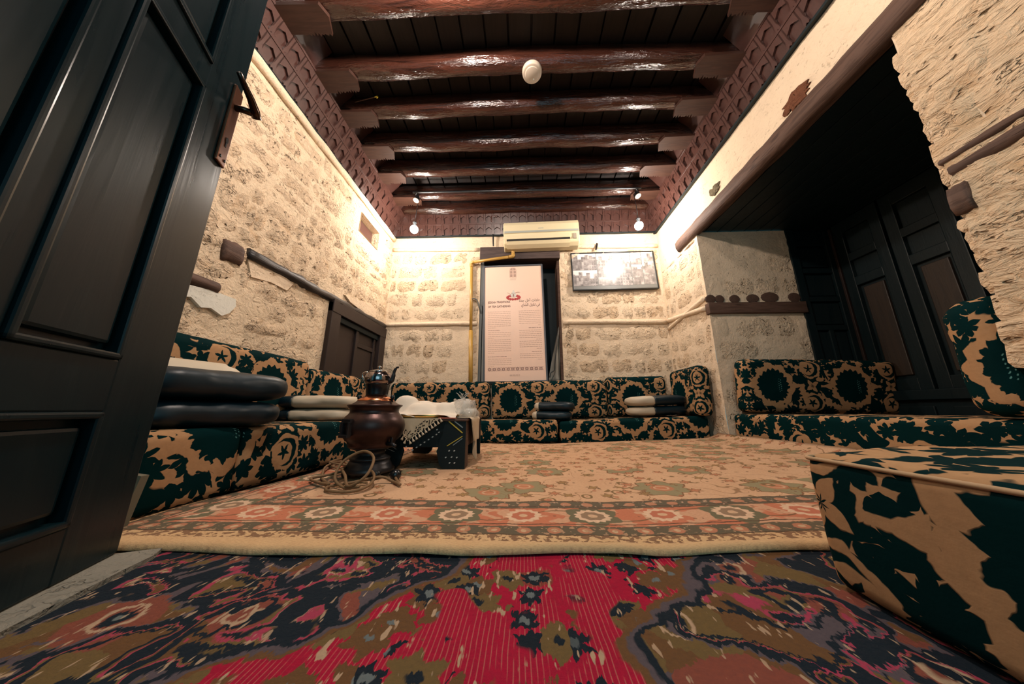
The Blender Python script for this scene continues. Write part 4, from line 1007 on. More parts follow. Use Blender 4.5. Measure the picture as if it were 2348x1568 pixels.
def inlay_dot(par, x, z, y=TY0-0.004, a=0.5):
    pts = [(0.0055*cos(t)*cos(a)-0.0036*sin(t)*sin(a), 0.0055*cos(t)*sin(a)+0.0036*sin(t)*cos(a)) for t in [2*pi*i/10 for i in range(10)]]
    n = 10; b = MB(); b.add([(x+p, y, z+q) for p, q in pts]+[(x+p, y+0.003, z+q) for p, q in pts], [tuple(range(n)), tuple(range(2*n-1, n-1, -1))]+[(i, n+i, n+(i+1) % n, (i+1) % n) for i in range(n)])
    b.build('inlay_dot', M_INW, par)
for x, z in [(-0.426, 0.098), (-0.396, 0.098), (-0.444, 0.062), (-0.410, 0.064), (-0.380, 0.062), (-0.420, 0.033), (-0.392, 0.033)]: inlay_dot(l1, x, z)
for x, z in [(-0.520, 0.232), (-0.505, 0.214), (-0.493, 0.199)]+[(-0.507-0.0225*k, 0.187-0.0145*k) for k in range(7)]+[(-0.668, 0.092+0.012), (-0.682, 0.118)]: inlay_dot(ap, x, z, TY0+0.003)
def strip(par, x0, z0, x1, z1, w, mat, y=TY0-0.004):
    d = Vector((x1-x0, z1-z0)).normalized(); n_ = Vector((-d.y, d.x))*w/2
    pts = [(x0+n_.x, z0+n_.y), (x0-n_.x, z0-n_.y), (x1-n_.x, z1-n_.y), (x1+n_.x, z1+n_.y)]
    b = MB(); b.add([(p, y, q) for p, q in pts]+[(p, y+0.004, q) for p, q in pts], [(0, 1, 2, 3), (7, 6, 5, 4), (0, 4, 5, 1), (1, 5, 6, 2), (2, 6, 7, 3), (3, 7, 4, 0)]); b.build('inlay_strip', mat, par)
strip(ap, -0.436, 0.262, -0.352, 0.196, 0.006, M_INY, TY0-0.005); strip(ap, -0.402, 0.262, -0.352, 0.226, 0.006, M_ING, TY0-0.005)
strip(l1, -0.440, 0.124, -0.352, 0.178, 0.0045, M_INY); strip(l1, -0.405, 0.128, -0.352, 0.166, 0.0045, M_ING)
inlay_dot(l2, -0.80, 0.098); strip(l2, -0.80, 0.112, -0.745, 0.092, 0.003, M_ING); strip(l2, -0.79, 0.135, -0.735, 0.105, 0.003, M_ING)

# brass tray on the table and white cloth thrown over what it carries
TT = TH+0.014
tr = MB(); tr.lathe([(0.0, 0.006), (0.20, 0.006), (0.225, 0.012), (0.232, 0.022), (0.236, 0.022), (0.230, 0.006), (0.205, 0.0), (0.0, 0.0)], 48, cap=False)
o = tr.build('tray', M_BRASS, None, True, loc=(-0.62, 1.985, TT+0.001)); o.scale = (1.05, 0.95, 1); tag(o, 'round brass tray on the low table under the white cloth', 'tray')
def clothheight(x, y):
    h = 0
    for (cx, cy, r, hh) in ((-0.78, 1.97, 0.075, 0.120), (-0.66, 1.93, 0.09, 0.070), (-0.60, 2.02, 0.085, 0.078), (-0.50, 1.97, 0.08, 0.075), (-0.70, 2.08, 0.08, 0.09), (-0.47, 2.06, 0.05, 0.085)):
        d = sqrt((x-cx)**2+(y-cy)**2)/r; h = max(h, hh*(1-1/(1+math.exp(-(d-1.15)*5))))
    return h
V = []; F = []; nx, ny = 60, 44
for j in range(ny+1):
    for i in range(nx+1):
        a, b_ = i/nx, j/ny
        x = -0.88+0.48*a+0.018*sin(b_*9)*(1-a); y = 1.775+0.40*b_+0.020*sin(a*11+1)*(1-b_)+0.012*sin(a*23)*(1-b_)
        z = TT+0.024+clothheight(x, y)+0.006*nz(x*1.5, y, 2, 12)
        z -= 0.020*max(0, 1-b_/0.10)*(0.5+0.5*sin(a*14)) + 0.06*max(0, 1-(1-a)/0.07)*0
        if a < 0.06: z -= 0.06*(1-a/0.06)
        V.append((x, y, z))
for j in range(ny):
    for i in range(nx): p = j*(nx+1)+i; F.append((p, p+1, p+nx+2, p+nx+1))
o = mesh_obj('cloth', V, F, M_CLOTH, None, True); m_ = o.modifiers.new('thickness', 'SOLIDIFY'); m_.thickness = 0.0025
tag(o, 'white cotton cloth draped over the cups on the brass tray', 'cloth')
# crocheted doily corner hanging over the front edge
def lace_mat():
    m = M('crocheted_lace', 0.9, 0.1); uv = m.coord('Object'); v = m.voro(uv, 95); x, y, z = m.xyz(uv)
    m.color(m.mix(m.noise(uv, 30, 2), (0.50, 0.38, 0.24), (0.66, 0.52, 0.36)))
    zz = z-(TT-0.0)
    edge_ = v.below(0.40, 0.06)
    # holes only away from the plain strip beside the top
    dz = z-0.165; dx = x+0.668
    solid = (dz*1.43-0.075-dx).step(0, 0.004)*(dz*0.836-0.040+dx).step(0, 0.004)
    al = 1-edge_*(1-solid)
    m.nt.links.new(al.v, m.b.inputs['Alpha']); return m.m
lc = MB(); yl = TY0-0.016
dl = thing('lace_doily', 'beige crocheted doily with tassels, its corner hanging over the table front', 'doily', (0, 0, 0))
A, B, C_ = (-0.775, TT+0.003), (-0.485, TT+0.003), (-0.668, 0.165)
V = []; F = []; n = 14
for i in range(n+1):
    for j in range(n+1):
        a = i/n; b_ = j/n; top = (A[0]+(B[0]-A[0])*a, A[1]); x = top[0]*(1-b_)+C_[0]*b_; z = top[1]*(1-b_)+C_[1]*b_
        V.append((x, yl+0.004*sin(a*9)*b_, z))
for i in range(n):
    for j in range(n): p = i*(n+1)+j; F.append((p, p+n+1, p+n+2, p+1))
mesh_obj('lace_panel', V, F, lace_mat(), dl, True)
mesh_obj('lace_top', [(-0.79, TY0-0.014, TT+0.002), (-0.48, TY0-0.014, TT+0.002), (-0.48, TY0+0.05, TT+0.002), (-0.79, TY0+0.05, TT+0.002), (-0.79, TY0-0.014, TT+0.0005), (-0.48, TY0-0.014, TT+0.0005), (-0.48, TY0+0.05, TT+0.0005), (-0.79, TY0+0.05, TT+0.0005)], [(0, 1, 2, 3), (7, 6, 5, 4), (0, 4, 5, 1), (1, 5, 6, 2), (2, 6, 7, 3), (3, 7, 4, 0)], M_CLOTH, dl)
M_TAS = plain('cream_tassel_yarn', (0.60, 0.47, 0.33), 0.9, 0.1, 0.15, 60)
for k in range(17):
    if k < 11: t = k/10.5; x = B[0]+(C_[0]-B[0])*t; z = B[1]+(C_[1]-B[1])*t
    else: t = (k-10.5)/6.5; x = C_[0]+(A[0]-C_[0])*t; z = C_[1]+(A[1]-C_[1])*t
    b = MB().lathe([(0.0015, 0.0), (0.003, -0.003), (0.0025, -0.006), (0.007, -0.020), (0.0085, -0.026)], 8); o = b.build('tassel', M_TAS, dl, True); o.location = (x, yl-0.003, z+0.002); o.rotation_euler = (0, R(-28 if k < 11 else 20), 0)
# cups wrapped in clear film
def film():
    m = M('clear_crumpled_film', 0.10, 0.9, (0.80, 0.74, 0.65)); m.b.inputs['Alpha'].default_value = 0.38; m.b.inputs['Roughness'].default_value = 0.12
    v = m.coord('Object'); m.bump(m.noise(v, 34, 4, 0.6, 2.0), 1.0, 0.012)
    return m.m
M_FILM = film(); M_GL = plain('cup_glass', (0.80, 0.76, 0.68), 0.08, 0.8, Alpha=0.55)
gt = thing('glass_cups', 'glass tea cups bundled in clear crumpled film at the right of the tray', 'glasses', (0, 0, 0))
for (x, y, z, r) in ((-0.415, 1.95, 0, 0.040), (-0.355, 2.02, 0, 0.042), (-0.43, 2.05, 0, 0.040), (-0.35, 1.93, 0, 0.036), (-0.39, 1.99, 0.052, 0.036)):
    b = MB().lathe([(0.5*r, 0.0), (0.8*r, 0.004), (0.95*r, 0.02), (r, 0.055), (0.93*r, 0.055), (0.85*r, 0.02), (0.6*r, 0.008), (0.0, 0.007)], 20, cap=False); o = b.build('tea_glass', M_GL, gt, True); o.location = (x, y, TT+0.004+z)
V = []; F = []; nu, nv = 44, 20
for j in range(nv+1):
    for i in range(nu):
        a = 2*pi*i/nu; t = j/nv; ph = t*pi/2
        r_ = cos(ph)**0.8; x = 0.092*cos(a)*r_; y = 0.115*sin(a)*r_; z = 0.118*sin(ph)
        w = 1+0.16*noise.noise(Vector((cos(a)*2.2, sin(a)*2.2, t*4)))+0.10*noise.noise(Vector((cos(a)*7, sin(a)*7, t*9)))
        V.append((-0.392+x*w, 1.99+y*w, TT+0.003+z*w))
for j in range(nv):
    for i in range(nu): k = (i+1) % nu; F.append((j*nu+i, j*nu+k, (j+1)*nu+k, (j+1)*nu+i))
o = mesh_obj('clear_film', V, F, M_FILM, gt, True)
b = MB()
for k in range(7):
    a = k*0.9; b.tube(spline([(-0.41, 2.0, TT+0.115), (-0.41+0.03*cos(a), 2.0+0.03*sin(a), TT+0.15), (-0.41+0.05*cos(a+0.5), 2.0+0.04*sin(a), TT+0.165+0.01*sin(k))], 4), 0.0022, 5)
b.build('film_twist', M_FILM, gt, True)
# white glass stopper poking out
tag(MB().lathe([(0.010, 0), (0.011, 0.03), (0.008, 0.035), (0.011, 0.045), (0.006, 0.052), (0, 0.053)], 14).build('bottle_stopper', M_WHT, None, True, loc=(-0.475, 2.06, TT+0.075)), 'small white stopper poking up between the cloth and the wrapped cups', 'stopper')
# gauzy cloth hanging down the right side
V = []; F = []; nx, ny = 24, 18
for j in range(ny+1):
    for i in range(nx+1):
        a, b_ = i/nx, j/ny
        y0 = 1.80+0.36*a; wtop = y0; ym = 1.97+0.05*(a-0.5)
        t = max(0, (b_-0.18)/0.82); y = wtop*(1-t*0.75)+(1.98+0.10*(a-0.5))*t*0.75
        if b_ < 0.18: x = -0.40+0.085*(b_/0.18); z = TT+0.004
        else: x = -0.318+0.012*sin(a*17)*t+0.006; z = TT+0.002-t*(0.14+0.13*max(0, 1-abs(a-0.42)*3.0))
        V.append((x, y, z))
for j in range(ny):
    for i in range(nx): p = j*(nx+1)+i; F.append((p, p+1, p+nx+2, p+nx+1))
o = mesh_obj('cloth', V, F, plain('beige_gauze', (0.56, 0.45, 0.32), 0.9, 0.1, 0.1, 30), None, True); o.modifiers.new('thickness', 'SOLIDIFY').thickness = 0.002
tag(o, 'beige gauze cloth hanging down the right side of the low table', 'cloth')
tag(MB().box(-0.50, -0.40, 1.742, 1.80, TT+0.0005, TT+0.006, ch=0.002).build('folded_napkin', plain('dull_red_cloth', (0.42, 0.13, 0.09), 0.85, 0.1, 0.2, 30)), 'dull red folded napkin at the right front corner of the table top', 'napkin')

# ------------------------------------------------------------------ air conditioner
ac = thing('air_conditioner', 'yellowed wall air conditioner mounted above the window opening', 'air conditioner', (0.272, 3.60, 2.49), (0, R(-1.3), 0))
def prof_box(name, prof, x0, x1, mat, par, smooth=False):   # prof in (y,z)
    n = len(prof); b = MB(); b.add([(x0, y, z) for y, z in prof]+[(x1, y, z) for y, z in prof], [tuple(range(n-1, -1, -1)), tuple(range(n, 2*n))]+[(i, (i+1) % n, n+(i+1) % n, n+i) for i in range(n)])
    o = b.build(name, mat, par, smooth); return o
AW = 0.51
o = prof_box('housing', [(0.06, 0.0), (-0.04, 0.012), (-0.095, 0.045), (-0.118, 0.10), (-0.125, 0.20), (-0.125, 0.30), (-0.110, 0.345), (-0.07, 0.365), (0.06, 0.37)], -AW, AW, M_ACW, ac)
o.modifiers.new('bevel', 'BEVEL').width = 0.012; o.modifiers['bevel'].segments = 3
prof_box('front_panel', [(-0.10, 0.175), (-0.132, 0.175), (-0.136, 0.21), (-0.134, 0.30), (-0.118, 0.345), (-0.10, 0.345)], -AW+0.008, AW-0.008, M_ACW, ac)
prof_box('trim_strip', [(-0.12, 0.176), (-0.139, 0.178), (-0.140, 0.205), (-0.12, 0.207)], -AW+0.012, AW-0.012, M_ACG, ac)
prof_box('louvre', [(-0.03, 0.002), (-0.090, 0.030), (-0.119, 0.064), (-0.112, 0.074), (-0.088, 0.052), (-0.03, 0.018)], -AW+0.04, AW-0.13, M_ACW, ac)
prof_box('outlet_gap', [(-0.04, 0.020), (-0.100, 0.056), (-0.119, 0.086), (-0.1235, 0.090), (-0.1225, 0.078), (-0.116, 0.066)], -AW+0.04, AW-0.13, M_ACD, ac)
prof_box('outlet_lip', [(-0.10, 0.092), (-0.126, 0.093), (-0.127, 0.150), (-0.10, 0.155)], -AW+0.04, AW-0.13, M_ACW, ac)
prof_box('energy_label', [(-0.10, 0.075), (-0.1265, 0.075), (-0.1285, 0.145), (-0.10, 0.145)], AW-0.085, AW-0.045, M_WHT, ac)
prof_box('maker_badge', [(-0.12, 0.232), (-0.1372, 0.232), (-0.1372, 0.240), (-0.12, 0.240)], -0.04, 0.03, M_ACG, ac)
prof_box('vent_hole', [(-0.09, 0.352), (-0.1195, 0.342), (-0.121, 0.336), (-0.09, 0.336)], -0.20, -0.18, M_ACD, ac)
# clips and cable beside the air conditioner
b = MB(); b.box(-0.43, -0.34, 3.60, 3.68, 3.02, 3.045, ch=0.003); b.box(-0.435, -0.415, 3.60, 3.62, 2.96, 3.03, ch=0.003)
tag(b.build('bracket', M_CORN), 'small brown wooden bracket on the cornice left of the air conditioner', 'bracket')
tag(MB().tube(spline([(-0.40, 3.665, 2.77), (-0.402, 3.665, 2.70), (-0.398, 3.67, 2.60)], 5), 0.010, 8).build('cable', M_BLACKM, None, True), 'short dark cable on the wall left of the air conditioner', 'cable')
# conduit
cp = [(-0.655, 3.672, 0.60), (-0.690, 3.672, 1.4), (-0.700, 3.672, 2.31)]
pp = thing('conduit_pipe', 'yellowed plastic conduit running down the wall left of the window opening', 'pipe', (0, 0, 0))
MB().tube([(-0.655, 3.668, 0.55), (-0.678, 3.668, 1.36)], 0.027, 12).build('lower_pipe', M_PIPE, pp, True)
MB().tube([(-0.676, 3.668, 1.30), (-0.698, 3.668, 2.30)], 0.020, 12).build('middle_pipe', M_PIPE, pp, True)
MB().tube(spline([(-0.698, 3.668, 2.28), (-0.699, 3.655, 2.325), (-0.66, 3.64, 2.335)], 5), 0.023, 12).build('elbow', M_PIPE, pp, True)
MB().tube([(-0.68, 3.64, 2.333), (-0.14, 3.63, 2.405)], 0.020, 12).build('cross_pipe', M_PIPE, pp, True)
MB().tube(spline([(-0.17, 3.63, 2.402), (-0.120, 3.63, 2.412), (-0.118, 3.63, 2.45)], 5), 0.024, 12).build('elbow', M_PIPE, pp, True)
MB().tube([(-0.118, 3.63, 2.43), (-0.122, 3.63, 2.53)], 0.022, 12).build('upper_pipe', M_PIPE, pp, True)
tag(MB().tube(spline([(-0.685, 3.66, 1.80), (-0.63, 3.655, 1.80), (-0.595, 3.66, 1.76), (-0.575, 3.67, 1.68), (-0.545, 3.72, 1.58), (-0.53, 3.76, 1.54)], 6), 0.008, 8).build('cable', M_GREYD, None, True), 'short grey cable curling from the yellow conduit into the window opening', 'cable')
o = MB().box(-0.014, 0.014, -0.006, 0.006, -0.055, 0.055, ch=0.003).build('metal_strip', M_STEEL, None, loc=(1.04, 3.66, 2.548), rot=(0, R(12), 0)); tag(o, 'short metal strip fixed above the framed photographs', 'strip')
MB().box(-0.012, 0.012, -0.009, -0.005, 0.01, 0.03).build('dark_clip', M_BLACKM, o)

# ------------------------------------------------------------------ information board
ib = thing('information_board', 'tall pink information board in a grey frame leaning in the window opening', 'sign', (-0.09, 3.66, 0.672), (R(-0.6), R(-1.2), 0))
BW, BH = 0.405, 1.62
MB().box(-BW, BW, -0.006, 0.016, 0, BH).build('board', M_GREYF, ib)
b = MB()
for (x0, x1, z0, z1) in ((-BW-0.004, -BW+0.016, 0, BH), (BW-0.016, BW+0.004, 0, BH), (-BW, BW, 0, 0.022), (-BW, BW, BH-0.018, BH+0.004)): b.box(x0, x1, -0.016, 0.02, z0, z1, ch=0.003)
b.build('frame', M_GREYF, ib)
sheet = MB().box(-BW+0.018, BW-0.018, -0.0085, -0.006, 0.024, BH-0.02).build('printed_sheet', M_PAPER, ib)
FONT = None
def text(body, size, x, z, mat, par, align='LEFT', y=-0.0095, bold=0.0, width=None):
    cu = bpy.data.curves.new('lettering', 'FONT'); cu.body = body; cu.size = size; cu.align_x = align; cu.offset = bold; cu.resolution_u = 3
    o = bpy.data.objects.new('lettering', cu); COL.objects.link(o)
    dg = bpy.context.evaluated_depsgraph_get(); me = bpy.data.meshes.new_from_object(o.evaluated_get(dg)); bpy.data.objects.remove(o)
    me.materials.clear(); me.materials.append(mat)
    if width:
        xs = [v.co.x for v in me.vertices]; w = max(xs)-min(xs); k = width/w if w > 0 else 1
        for v in me.vertices: v.co.x *= k
    q = bpy.data.objects.new('lettering', me); q.location = (x, y, z); q.rotation_euler = (pi/2, 0, 0); link(q, par); return q
text('JEDDAH TRADITIONS', 0.040, -0.345, BH-0.552, M_INK, sheet, 'LEFT', bold=0.0009, width=0.30)
text('OF TEA GATHERING', 0.040, -0.345, BH-0.612, M_INK, sheet, 'LEFT', bold=0.0009, width=0.30)
# Arabic heading in joined letter forms, stored in visual order
def arab(t): return ''.join(reversed(t))
ar1 = arab('\uFECB\uFE8E\uFEA9\uFE8D\uFE95 \uFE83\uFEEB\uFEDE \uFE9F\uFEAA\uFE93')
ar2 = arab('\uFED3\uFEF2 \uFE97\uFEE8\uFE8E\uFEED\uFEDD \uFE8D\uFEDF\uFEB8\uFE8E\uFEF1')
text(ar1, 0.052, 0.075, BH-0.540, M_INK, sheet, 'LEFT', bold=0.0006, width=0.275)
text(ar2, 0.052, 0.100, BH-0.602, M_INK, sheet, 'LEFT', bold=0.0006, width=0.25)
# body copy too small to read: rows of short dashes standing for words
def dashes(x0, x1, z, b, rnd, right=False, last=1.0, th=0.0042):
    span = (x1-x0)*last; xa = x1-span if right else x0; xb = xa+span; x = xa
    while x < xb-0.004:
        w = min(rnd.uniform(0.012, 0.042), xb-x); b.box(x, x+w, -0.0092, -0.0084, z-th/2, z+th/2); x += w+0.0055
rnd = random.Random(3); bb_ = MB(); hb_ = MB()
def para(x0, x1, z, rows, right, last=0.4, sp=0.0246):
    for k in range(rows): dashes(x0, x1, z-k*sp, bb_, rnd, right, 1.0 if k < rows-1 else last)
    return z-rows*sp
z = BH-0.675; z = para(-0.345, -0.045, z, 10, False, 0.35); z -= 0.010; dashes(-0.345, -0.185, z, hb_, rnd, th=0.0055); z -= 0.030
z = para(-0.345, -0.045, z, 4, False, 0.25); z = para(-0.345, -0.045, z, 8, False, 0.3); z -= 0.026; dashes(-0.345, -0.105, z, hb_, rnd, th=0.0055); z -= 0.030; para(-0.345, -0.045, z, 5, False, 0.25)
z = BH-0.672; z = para(0.065, 0.355, z, 9, True, 0.15); z -= 0.014; dashes(0.19, 0.355, z, hb_, rnd, th=0.006); z -= 0.032; z = para(0.065, 0.355, z, 6, True, 0.25); z = para(0.065, 0.355, z, 5, True, 0.25); z -= 0.014; dashes(0.22, 0.355, z, hb_, rnd, th=0.006); z -= 0.03; para(0.065, 0.355, z, 4, True, 0.2)
o = bb_.build('body_text', M_INKL, sheet); o['kind'] = 'stuff'; o = hb_.build('subheadings', M_INKP, sheet); o['kind'] = 'stuff'
# window emblem at the top
b = MB(); eb = BH-0.175
for sx in (-1, 1):
    for k, (z0, z1) in enumerate(((0.0, 0.042), (0.050, 0.090))):
        b.box(sx*0.024-0.016, sx*0.024+0.016, -0.0092, -0.0084, eb+z0, eb+z1)
    pts = [(0.006, 0.098), (0.038, 0.098), (0.036, 0.118), (0.026, 0.132), (0.006, 0.138)]; pts = [(sx*x+0, z) for x, z in pts]
    n = 5; b.add([(x, -0.0092, eb+z) for x, z in pts]+[(x, -0.0084, eb+z) for x, z in pts], [tuple(range(n)) if sx > 0 else tuple(range(n-1, -1, -1)), tuple(range(n, 2*n))])
b.build('window_emblem', M_INKL, sheet)
b = MB()
for (x0, x1, z0, z1) in ((-0.046, 0.046, eb-0.008, eb-0.005), (-0.046, -0.043, eb-0.008, eb+0.11), (0.043, 0.046, eb-0.008, eb+0.11), (-0.04, 0.044, eb-0.030, eb-0.026), (-0.046, 0.04, eb-0.046, eb-0.042), (-0.003, 0.003, eb-0.005, eb+0.138)): b.box(x0, x1, -0.0092, -0.0084, z0, z1)
b.tube([(0.044*cos(R(a)), -0.0088, eb+0.108+0.038*sin(R(a))) for a in range(0, 181, 12)], 0.0012, 5)
b.build('emblem_outline', M_INKL, sheet)
# teapot and red cups emblem
ez = BH-0.445; b = MB()
def blob(b, cx, cz, rx, rz, y=-0.0094, n=16, th=0.0006, rag=0.0, seed=0):
    pts = [(cx+rx*cos(2*pi*i/n)*(1+rag*nz(i, seed, 0, 1.7)), cz+rz*sin(2*pi*i/n)*(1+rag*nz(i, seed, 3, 1.7))) for i in range(n)]
    b.add([(x, y, z) for x, z in pts]+[(x, y+th, z) for x, z in pts], [tuple(range(n)), tuple(range(2*n-1, n-1, -1))]+[(i, n+i, n+(i+1) % n, (i+1) % n) for i in range(n)])
for k in range(15):
    a = 2*pi*k/15; blob(b, 0.082*cos(a), ez-0.032+0.026*sin(a), 0.017, 0.017, -0.0094-0.0001*k, rag=0.3, seed=k)
b.build('red_cups_print', M_RED, sheet)
b = MB(); blob(b, 0, ez+0.002, 0.040, 0.032, -0.0115); b.add([(-0.026, -0.0115, ez+0.025), (0.026, -0.0115, ez+0.025), (0.0, -0.0115, ez+0.085)], [(0, 1, 2)])
b.build('teapot_print', plain('pale_print', (0.62, 0.60, 0.54), 0.7), sheet)
b = MB(); b.box(-0.03, 0.03, -0.012, -0.0116, ez+0.026, ez+0.030); b.box(-0.008, 0.008, -0.012, -0.0116, ez-0.02, ez+0.016); b.tube([(0.03, -0.0118, ez+0.036), (0.06, -0.0118, ez+0.044), (0.085, -0.0118, ez+0.040)], 0.0016, 5); b.tube([(-0.03, -0.0118, ez+0.0), (-0.06, -0.0118, ez+0.03), (-0.082, -0.0118, ez+0.04)], 0.0013, 5)
b.build('teapot_lines', M_INKP, sheet)
# band of stars
b = MB()
for k in range(12):
    cx = -0.325+0.0592*k; cz = 0.175
    for q in range(8):
        a = q*pi/4; c_, s_ = cos(a), sin(a); L = 0.027 if q % 2 == 0 else 0.033
        p = [(0.004, 0.0), (L*0.55, 0.006), (L, 0.0), (L*0.55, -0.006)]
        b.add([(cx+x*c_-z*s_, -0.0094, cz+x*s_+z*c_) for x, z in p], [(0, 3, 2, 1)])
    b.box(cx-0.0030+0.0296, cx+0.0030+0.0296, -0.0094, -0.0088, cz+0.016, cz+0.022); b.box(cx-0.0030+0.0296, cx+0.0030+0.0296, -0.0094, -0.0088, cz-0.022, cz-0.016)
o = b.build('star_border', M_INKP, sheet); o['kind'] = 'stuff'
b = MB(); dashes(-0.07, 0.06, 0.098, b, random.Random(5), th=0.006); dashes(-0.07, 0.06, 0.086, b, random.Random(6), th=0.004); b.build('footer_text', M_INKL, sheet)
# crumpled sheet and panel edge behind the board
V = []; F = []; n = 20; m_ = 8
for i in range(n+1):
    t = i/n; z = 0.70+0.72*t; w = 0.15*(1-t)**0.8+0.01
    for j in range(m_+1): a = j/m_; V.append((0.335+0.150*t**1.2+w*a, 3.735+0.03*sin(a*7+t*3)+0.01*sin(t*13), z))
for i in range(n):
    for j in range(m_): p = i*(m_+1)+j; F.append((p, p+1, p+m_+2, p+m_+1))
o = mesh_obj('plastic_sheet', V, F, M_SHEETG, None, True); o.modifiers.new('thickness', 'SOLIDIFY').thickness = 0.003
tag(o, 'crumpled grey-beige sheet hanging in the right side of the window opening', 'sheet')
tag(MB().tube(spline([(0.475, 3.715, 1.40), (0.462, 3.70, 1.25), (0.43, 3.69, 1.05), (0.41, 3.69, 0.90), (0.40, 3.69, 0.83), (0.36, 3.69, 0.80), (0.345, 3.69, 0.74)], 6), 0.006, 6).build('cable', M_BLACKM, None, True), 'thin black cable hanging over the crumpled sheet right of the information board', 'cable')
tag(MB().box(-0.545, -0.50, 3.70, 3.74, 0.69, 1.72, ch=0.004).build('grey_panel', plain('grey_metal_panel', (0.20, 0.20, 0.18), 0.5, 0.4, 0.2, 5)), 'narrow grey panel showing left of the information board', 'panel')

# ------------------------------------------------------------------ framed photographs
fp = thing('framed_photographs', 'wide framed collage of black and white town photographs on the back wall', 'picture', (1.252, 3.655, 1.905), (R(-3), R(-0.6), 0))
FW, FH = 0.565, 0.565
MB().box(-FW, FW, 0.0, 0.022, 0, FH).build('backing', M_GREYD, fp)
b = MB()
for (x0, x1, z0, z1) in ((-FW-0.004, -FW+0.010, 0, FH), (FW-0.010, FW+0.004, 0, FH), (-FW, FW, -0.004, 0.010), (-FW, FW, FH-0.010, FH+0.004)): b.box(x0, x1, -0.012, 0.024, z0, z1, ch=0.002)
b.build('frame', M_BLACKM, fp)
MB().box(-FW+0.01, FW-0.01, -0.002, 0.0, 0.01, FH-0.01).build('mount', plain('grey_mount', (0.16, 0.165, 0.16), 0.35, 0.5), fp)
def photo_mat(seed, sky=0.55):
    m = M('grey_photograph', 0.32, 0.5); v = m.coord('Object'); x, y, z = m.xyz(v)
    n = m.noise(m.vec(x+seed*1.7, z+seed*0.9), 9, 3, 0.6); bl = (m.noise(m.vec(x.cell(0.028)*0.37+seed, z.cell(0.05)*0.53), 3, 1))
    h = (z+m.noise(m.vec(x.cell(0.05)+seed, seed*1.0), 2.2, 1)*0.30)
    skym = h.step(sky, 0.01)
    wnd = (x.wrap(0.034).abs().below(0.009, 0.002))*(z.wrap(0.045).abs().below(0.014, 0.002))
    f = n*0.8+bl*0.55-0.15-wnd*0.10*(m.noise(v, 3, 1).step(0.5, 0.05))
    c = m.ramp(f, [(0.22, (0.06, 0.055, 0.055)), (0.50, (0.22, 0.20, 0.195)), (0.78, (0.50, 0.46, 0.44))])
    m.color(m.mix(skym, c, (0.66, 0.63, 0.60))); return m.m
for k, (x0, x1, z0, z1) in enumerate([(-0.55, -0.225, 0.30, 0.55), (-0.55, -0.225, 0.06, 0.295), (-0.215, 0.235, 0.06, 0.55), (0.245, 0.385, 0.37, 0.55), (0.245, 0.385, 0.17, 0.365), (0.245, 0.385, 0.065, 0.165), (0.395, 0.545, 0.41, 0.55), (0.395, 0.545, 0.21, 0.405), (0.395, 0.545, 0.065, 0.205)]):
    o = MB().box(0, x1-x0, -0.0035, -0.002, 0, z1-z0).build('photograph', photo_mat(k+1, 0.22+0.1*(k % 3)+0.12*(k in (0, 2))), fp); o.location = (x0, 0, z0)

# ------------------------------------------------------------------ lamps and ceiling fittings
M_GLOW = bpy.data.materials.new('lit_bulb'); M_GLOW.use_nodes = True; nt = M_GLOW.node_tree; nt.nodes.clear(); em = nt.nodes.new('ShaderNodeEmission'); em.inputs[0].default_value = (1.0, 0.93, 0.82, 1); em.inputs[1].default_value = 30; mo = nt.nodes.new('ShaderNodeOutputMaterial'); nt.links.new(em.outputs[0], mo.inputs[0])
def ball(r, n=28): return MB().lathe([(max(0.0005, r*sin(pi*i/18)), -r*cos(pi*i/18)) for i in range(19)], n, cap=False)
for nm, (x, y, z) in (('left', (-1.352, 3.19, 2.558)), ('right', (1.440, 3.19, 2.537))):
    t = thing('lit_bulb', 'glowing bulb under the cornice in the back %s corner' % nm, 'lamp', (x, y, z))
    ball(0.050).build('globe', M_GLOW, t, True)
    MB().lathe([(0.016, 0.038), (0.020, 0.045), (0.020, 0.085), (0.026, 0.09), (0.026, 0.10)], 16).build('lamp_holder', M_BLACK, t, True)
    MB().tube([(0, 0, 0.09), (0.004, 0.02, 0.30), (0.0, 0.07, 0.56)], 0.004, 8).build('flex', M_BLACKM, t, True)
tag(MB().tube(spline([(-1.36, 3.16, 3.03), (-1.34, 3.155, 3.060), (-1.28, 3.15, 3.068), (0, 3.15, 3.055), (1.38, 3.15, 3.045), (1.44, 3.155, 3.035), (1.455, 3.16, 3.0)], 6), 0.012, 10).build('conduit_pipe', M_BLACKM, None, True), 'glossy black conduit running across the ceiling between the two spotlights', 'pipe')
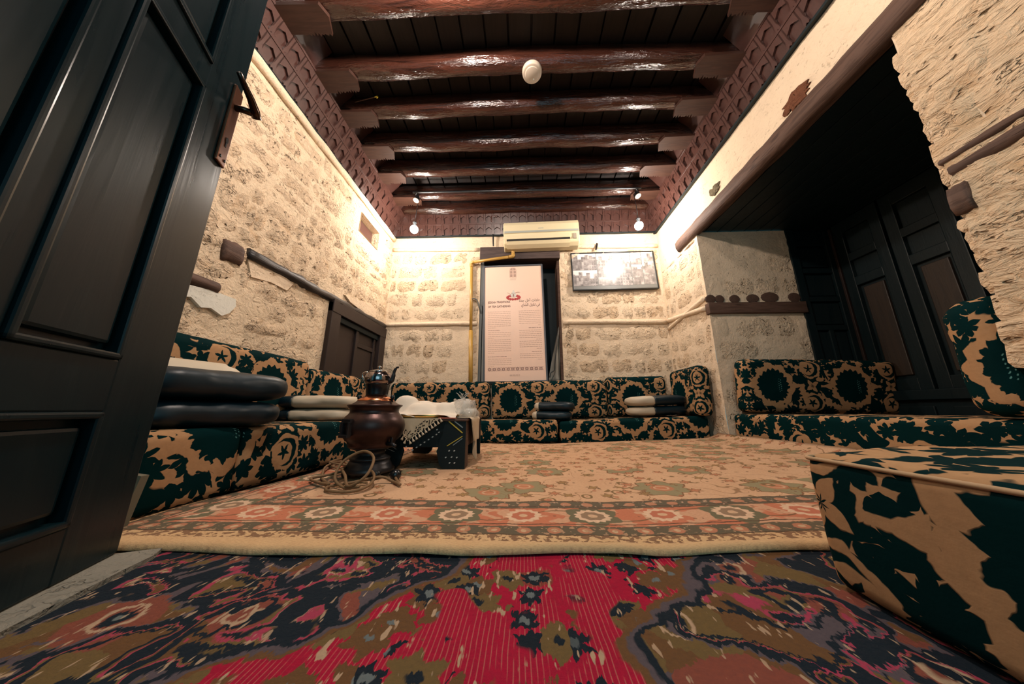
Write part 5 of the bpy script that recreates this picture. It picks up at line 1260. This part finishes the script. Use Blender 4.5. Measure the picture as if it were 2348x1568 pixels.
for nm, (x, y, z), rz in (('left', (-1.352, 3.17, 2.965), 20), ('right', (1.462, 3.17, 2.945), -25)):
    t = thing('spotlight', 'unlit black ceiling spotlight with pale round face at the %s end of the conduit' % nm, 'spotlight', (x, y, z), (R(-16), R(12 if rz > 0 else -14), 0))
    MB().lathe([(0.034, 0.0), (0.036, 0.012), (0.034, 0.045), (0.024, 0.06), (0.018, 0.075)], 20).build('head', M_BLACK, t, True)
    MB().lathe([(0.031, -0.004), (0.037, -0.003), (0.037, 0.004), (0.031, 0.004)], 24).build('lens', M_WHT, t, True)
    MB().box(-0.002, 0.002, -0.020, 0.016, -0.0055, -0.003).build('slit', M_BLACKM, t)
    MB().box(-0.004, 0.004, -0.03, 0.0, 0.05, 0.10, ch=0.002).build('stem', M_BLACKM, t)
sd = thing('smoke_detector', 'round cream smoke detector on the underside of the second beam from the front', 'smoke detector', (0.098, 1.825, 3.03))
MB().lathe([(0.070, 0.0), (0.078, 0.006), (0.080, 0.030), (0.080, 0.036)], 40).build('base', M_WHT, sd, True)
MB().lathe([(0.050, -0.007), (0.056, -0.003), (0.060, 0.002)], 36).build('cover', M_WHT, sd, True)
b = MB(); b.tube([(0.052*cos(R(a)), 0.052*sin(R(a)), -0.004) for a in range(-150, -28, 8)], 0.0016, 5); b.build('sensor_slot', M_GREYD, sd)
MB().box(0.008, 0.020, 0.030, 0.040, -0.0085, -0.006).build('indicator', M_ACG, sd)
# loose wire with yellow sleeve by the third beam
w_ = thing('loose_wire', 'loose wire end with yellow sleeve sticking out by the third beam on the left', 'wire', (0, 0, 0))
MB().tube(spline([(-1.55, 2.08, 3.15), (-1.42, 2.05, 3.14), (-1.33, 2.03, 3.135)], 5), 0.004, 6).build('wire', M_BAND, w_, True)
MB().tube(spline([(-1.335, 2.03, 3.135), (-1.31, 2.025, 3.135), (-1.30, 2.02, 3.12), (-1.31, 2.02, 3.11)], 5), 0.005, 6).build('sleeve', plain('yellow_sleeve', (0.55, 0.40, 0.03), 0.5), w_, True)
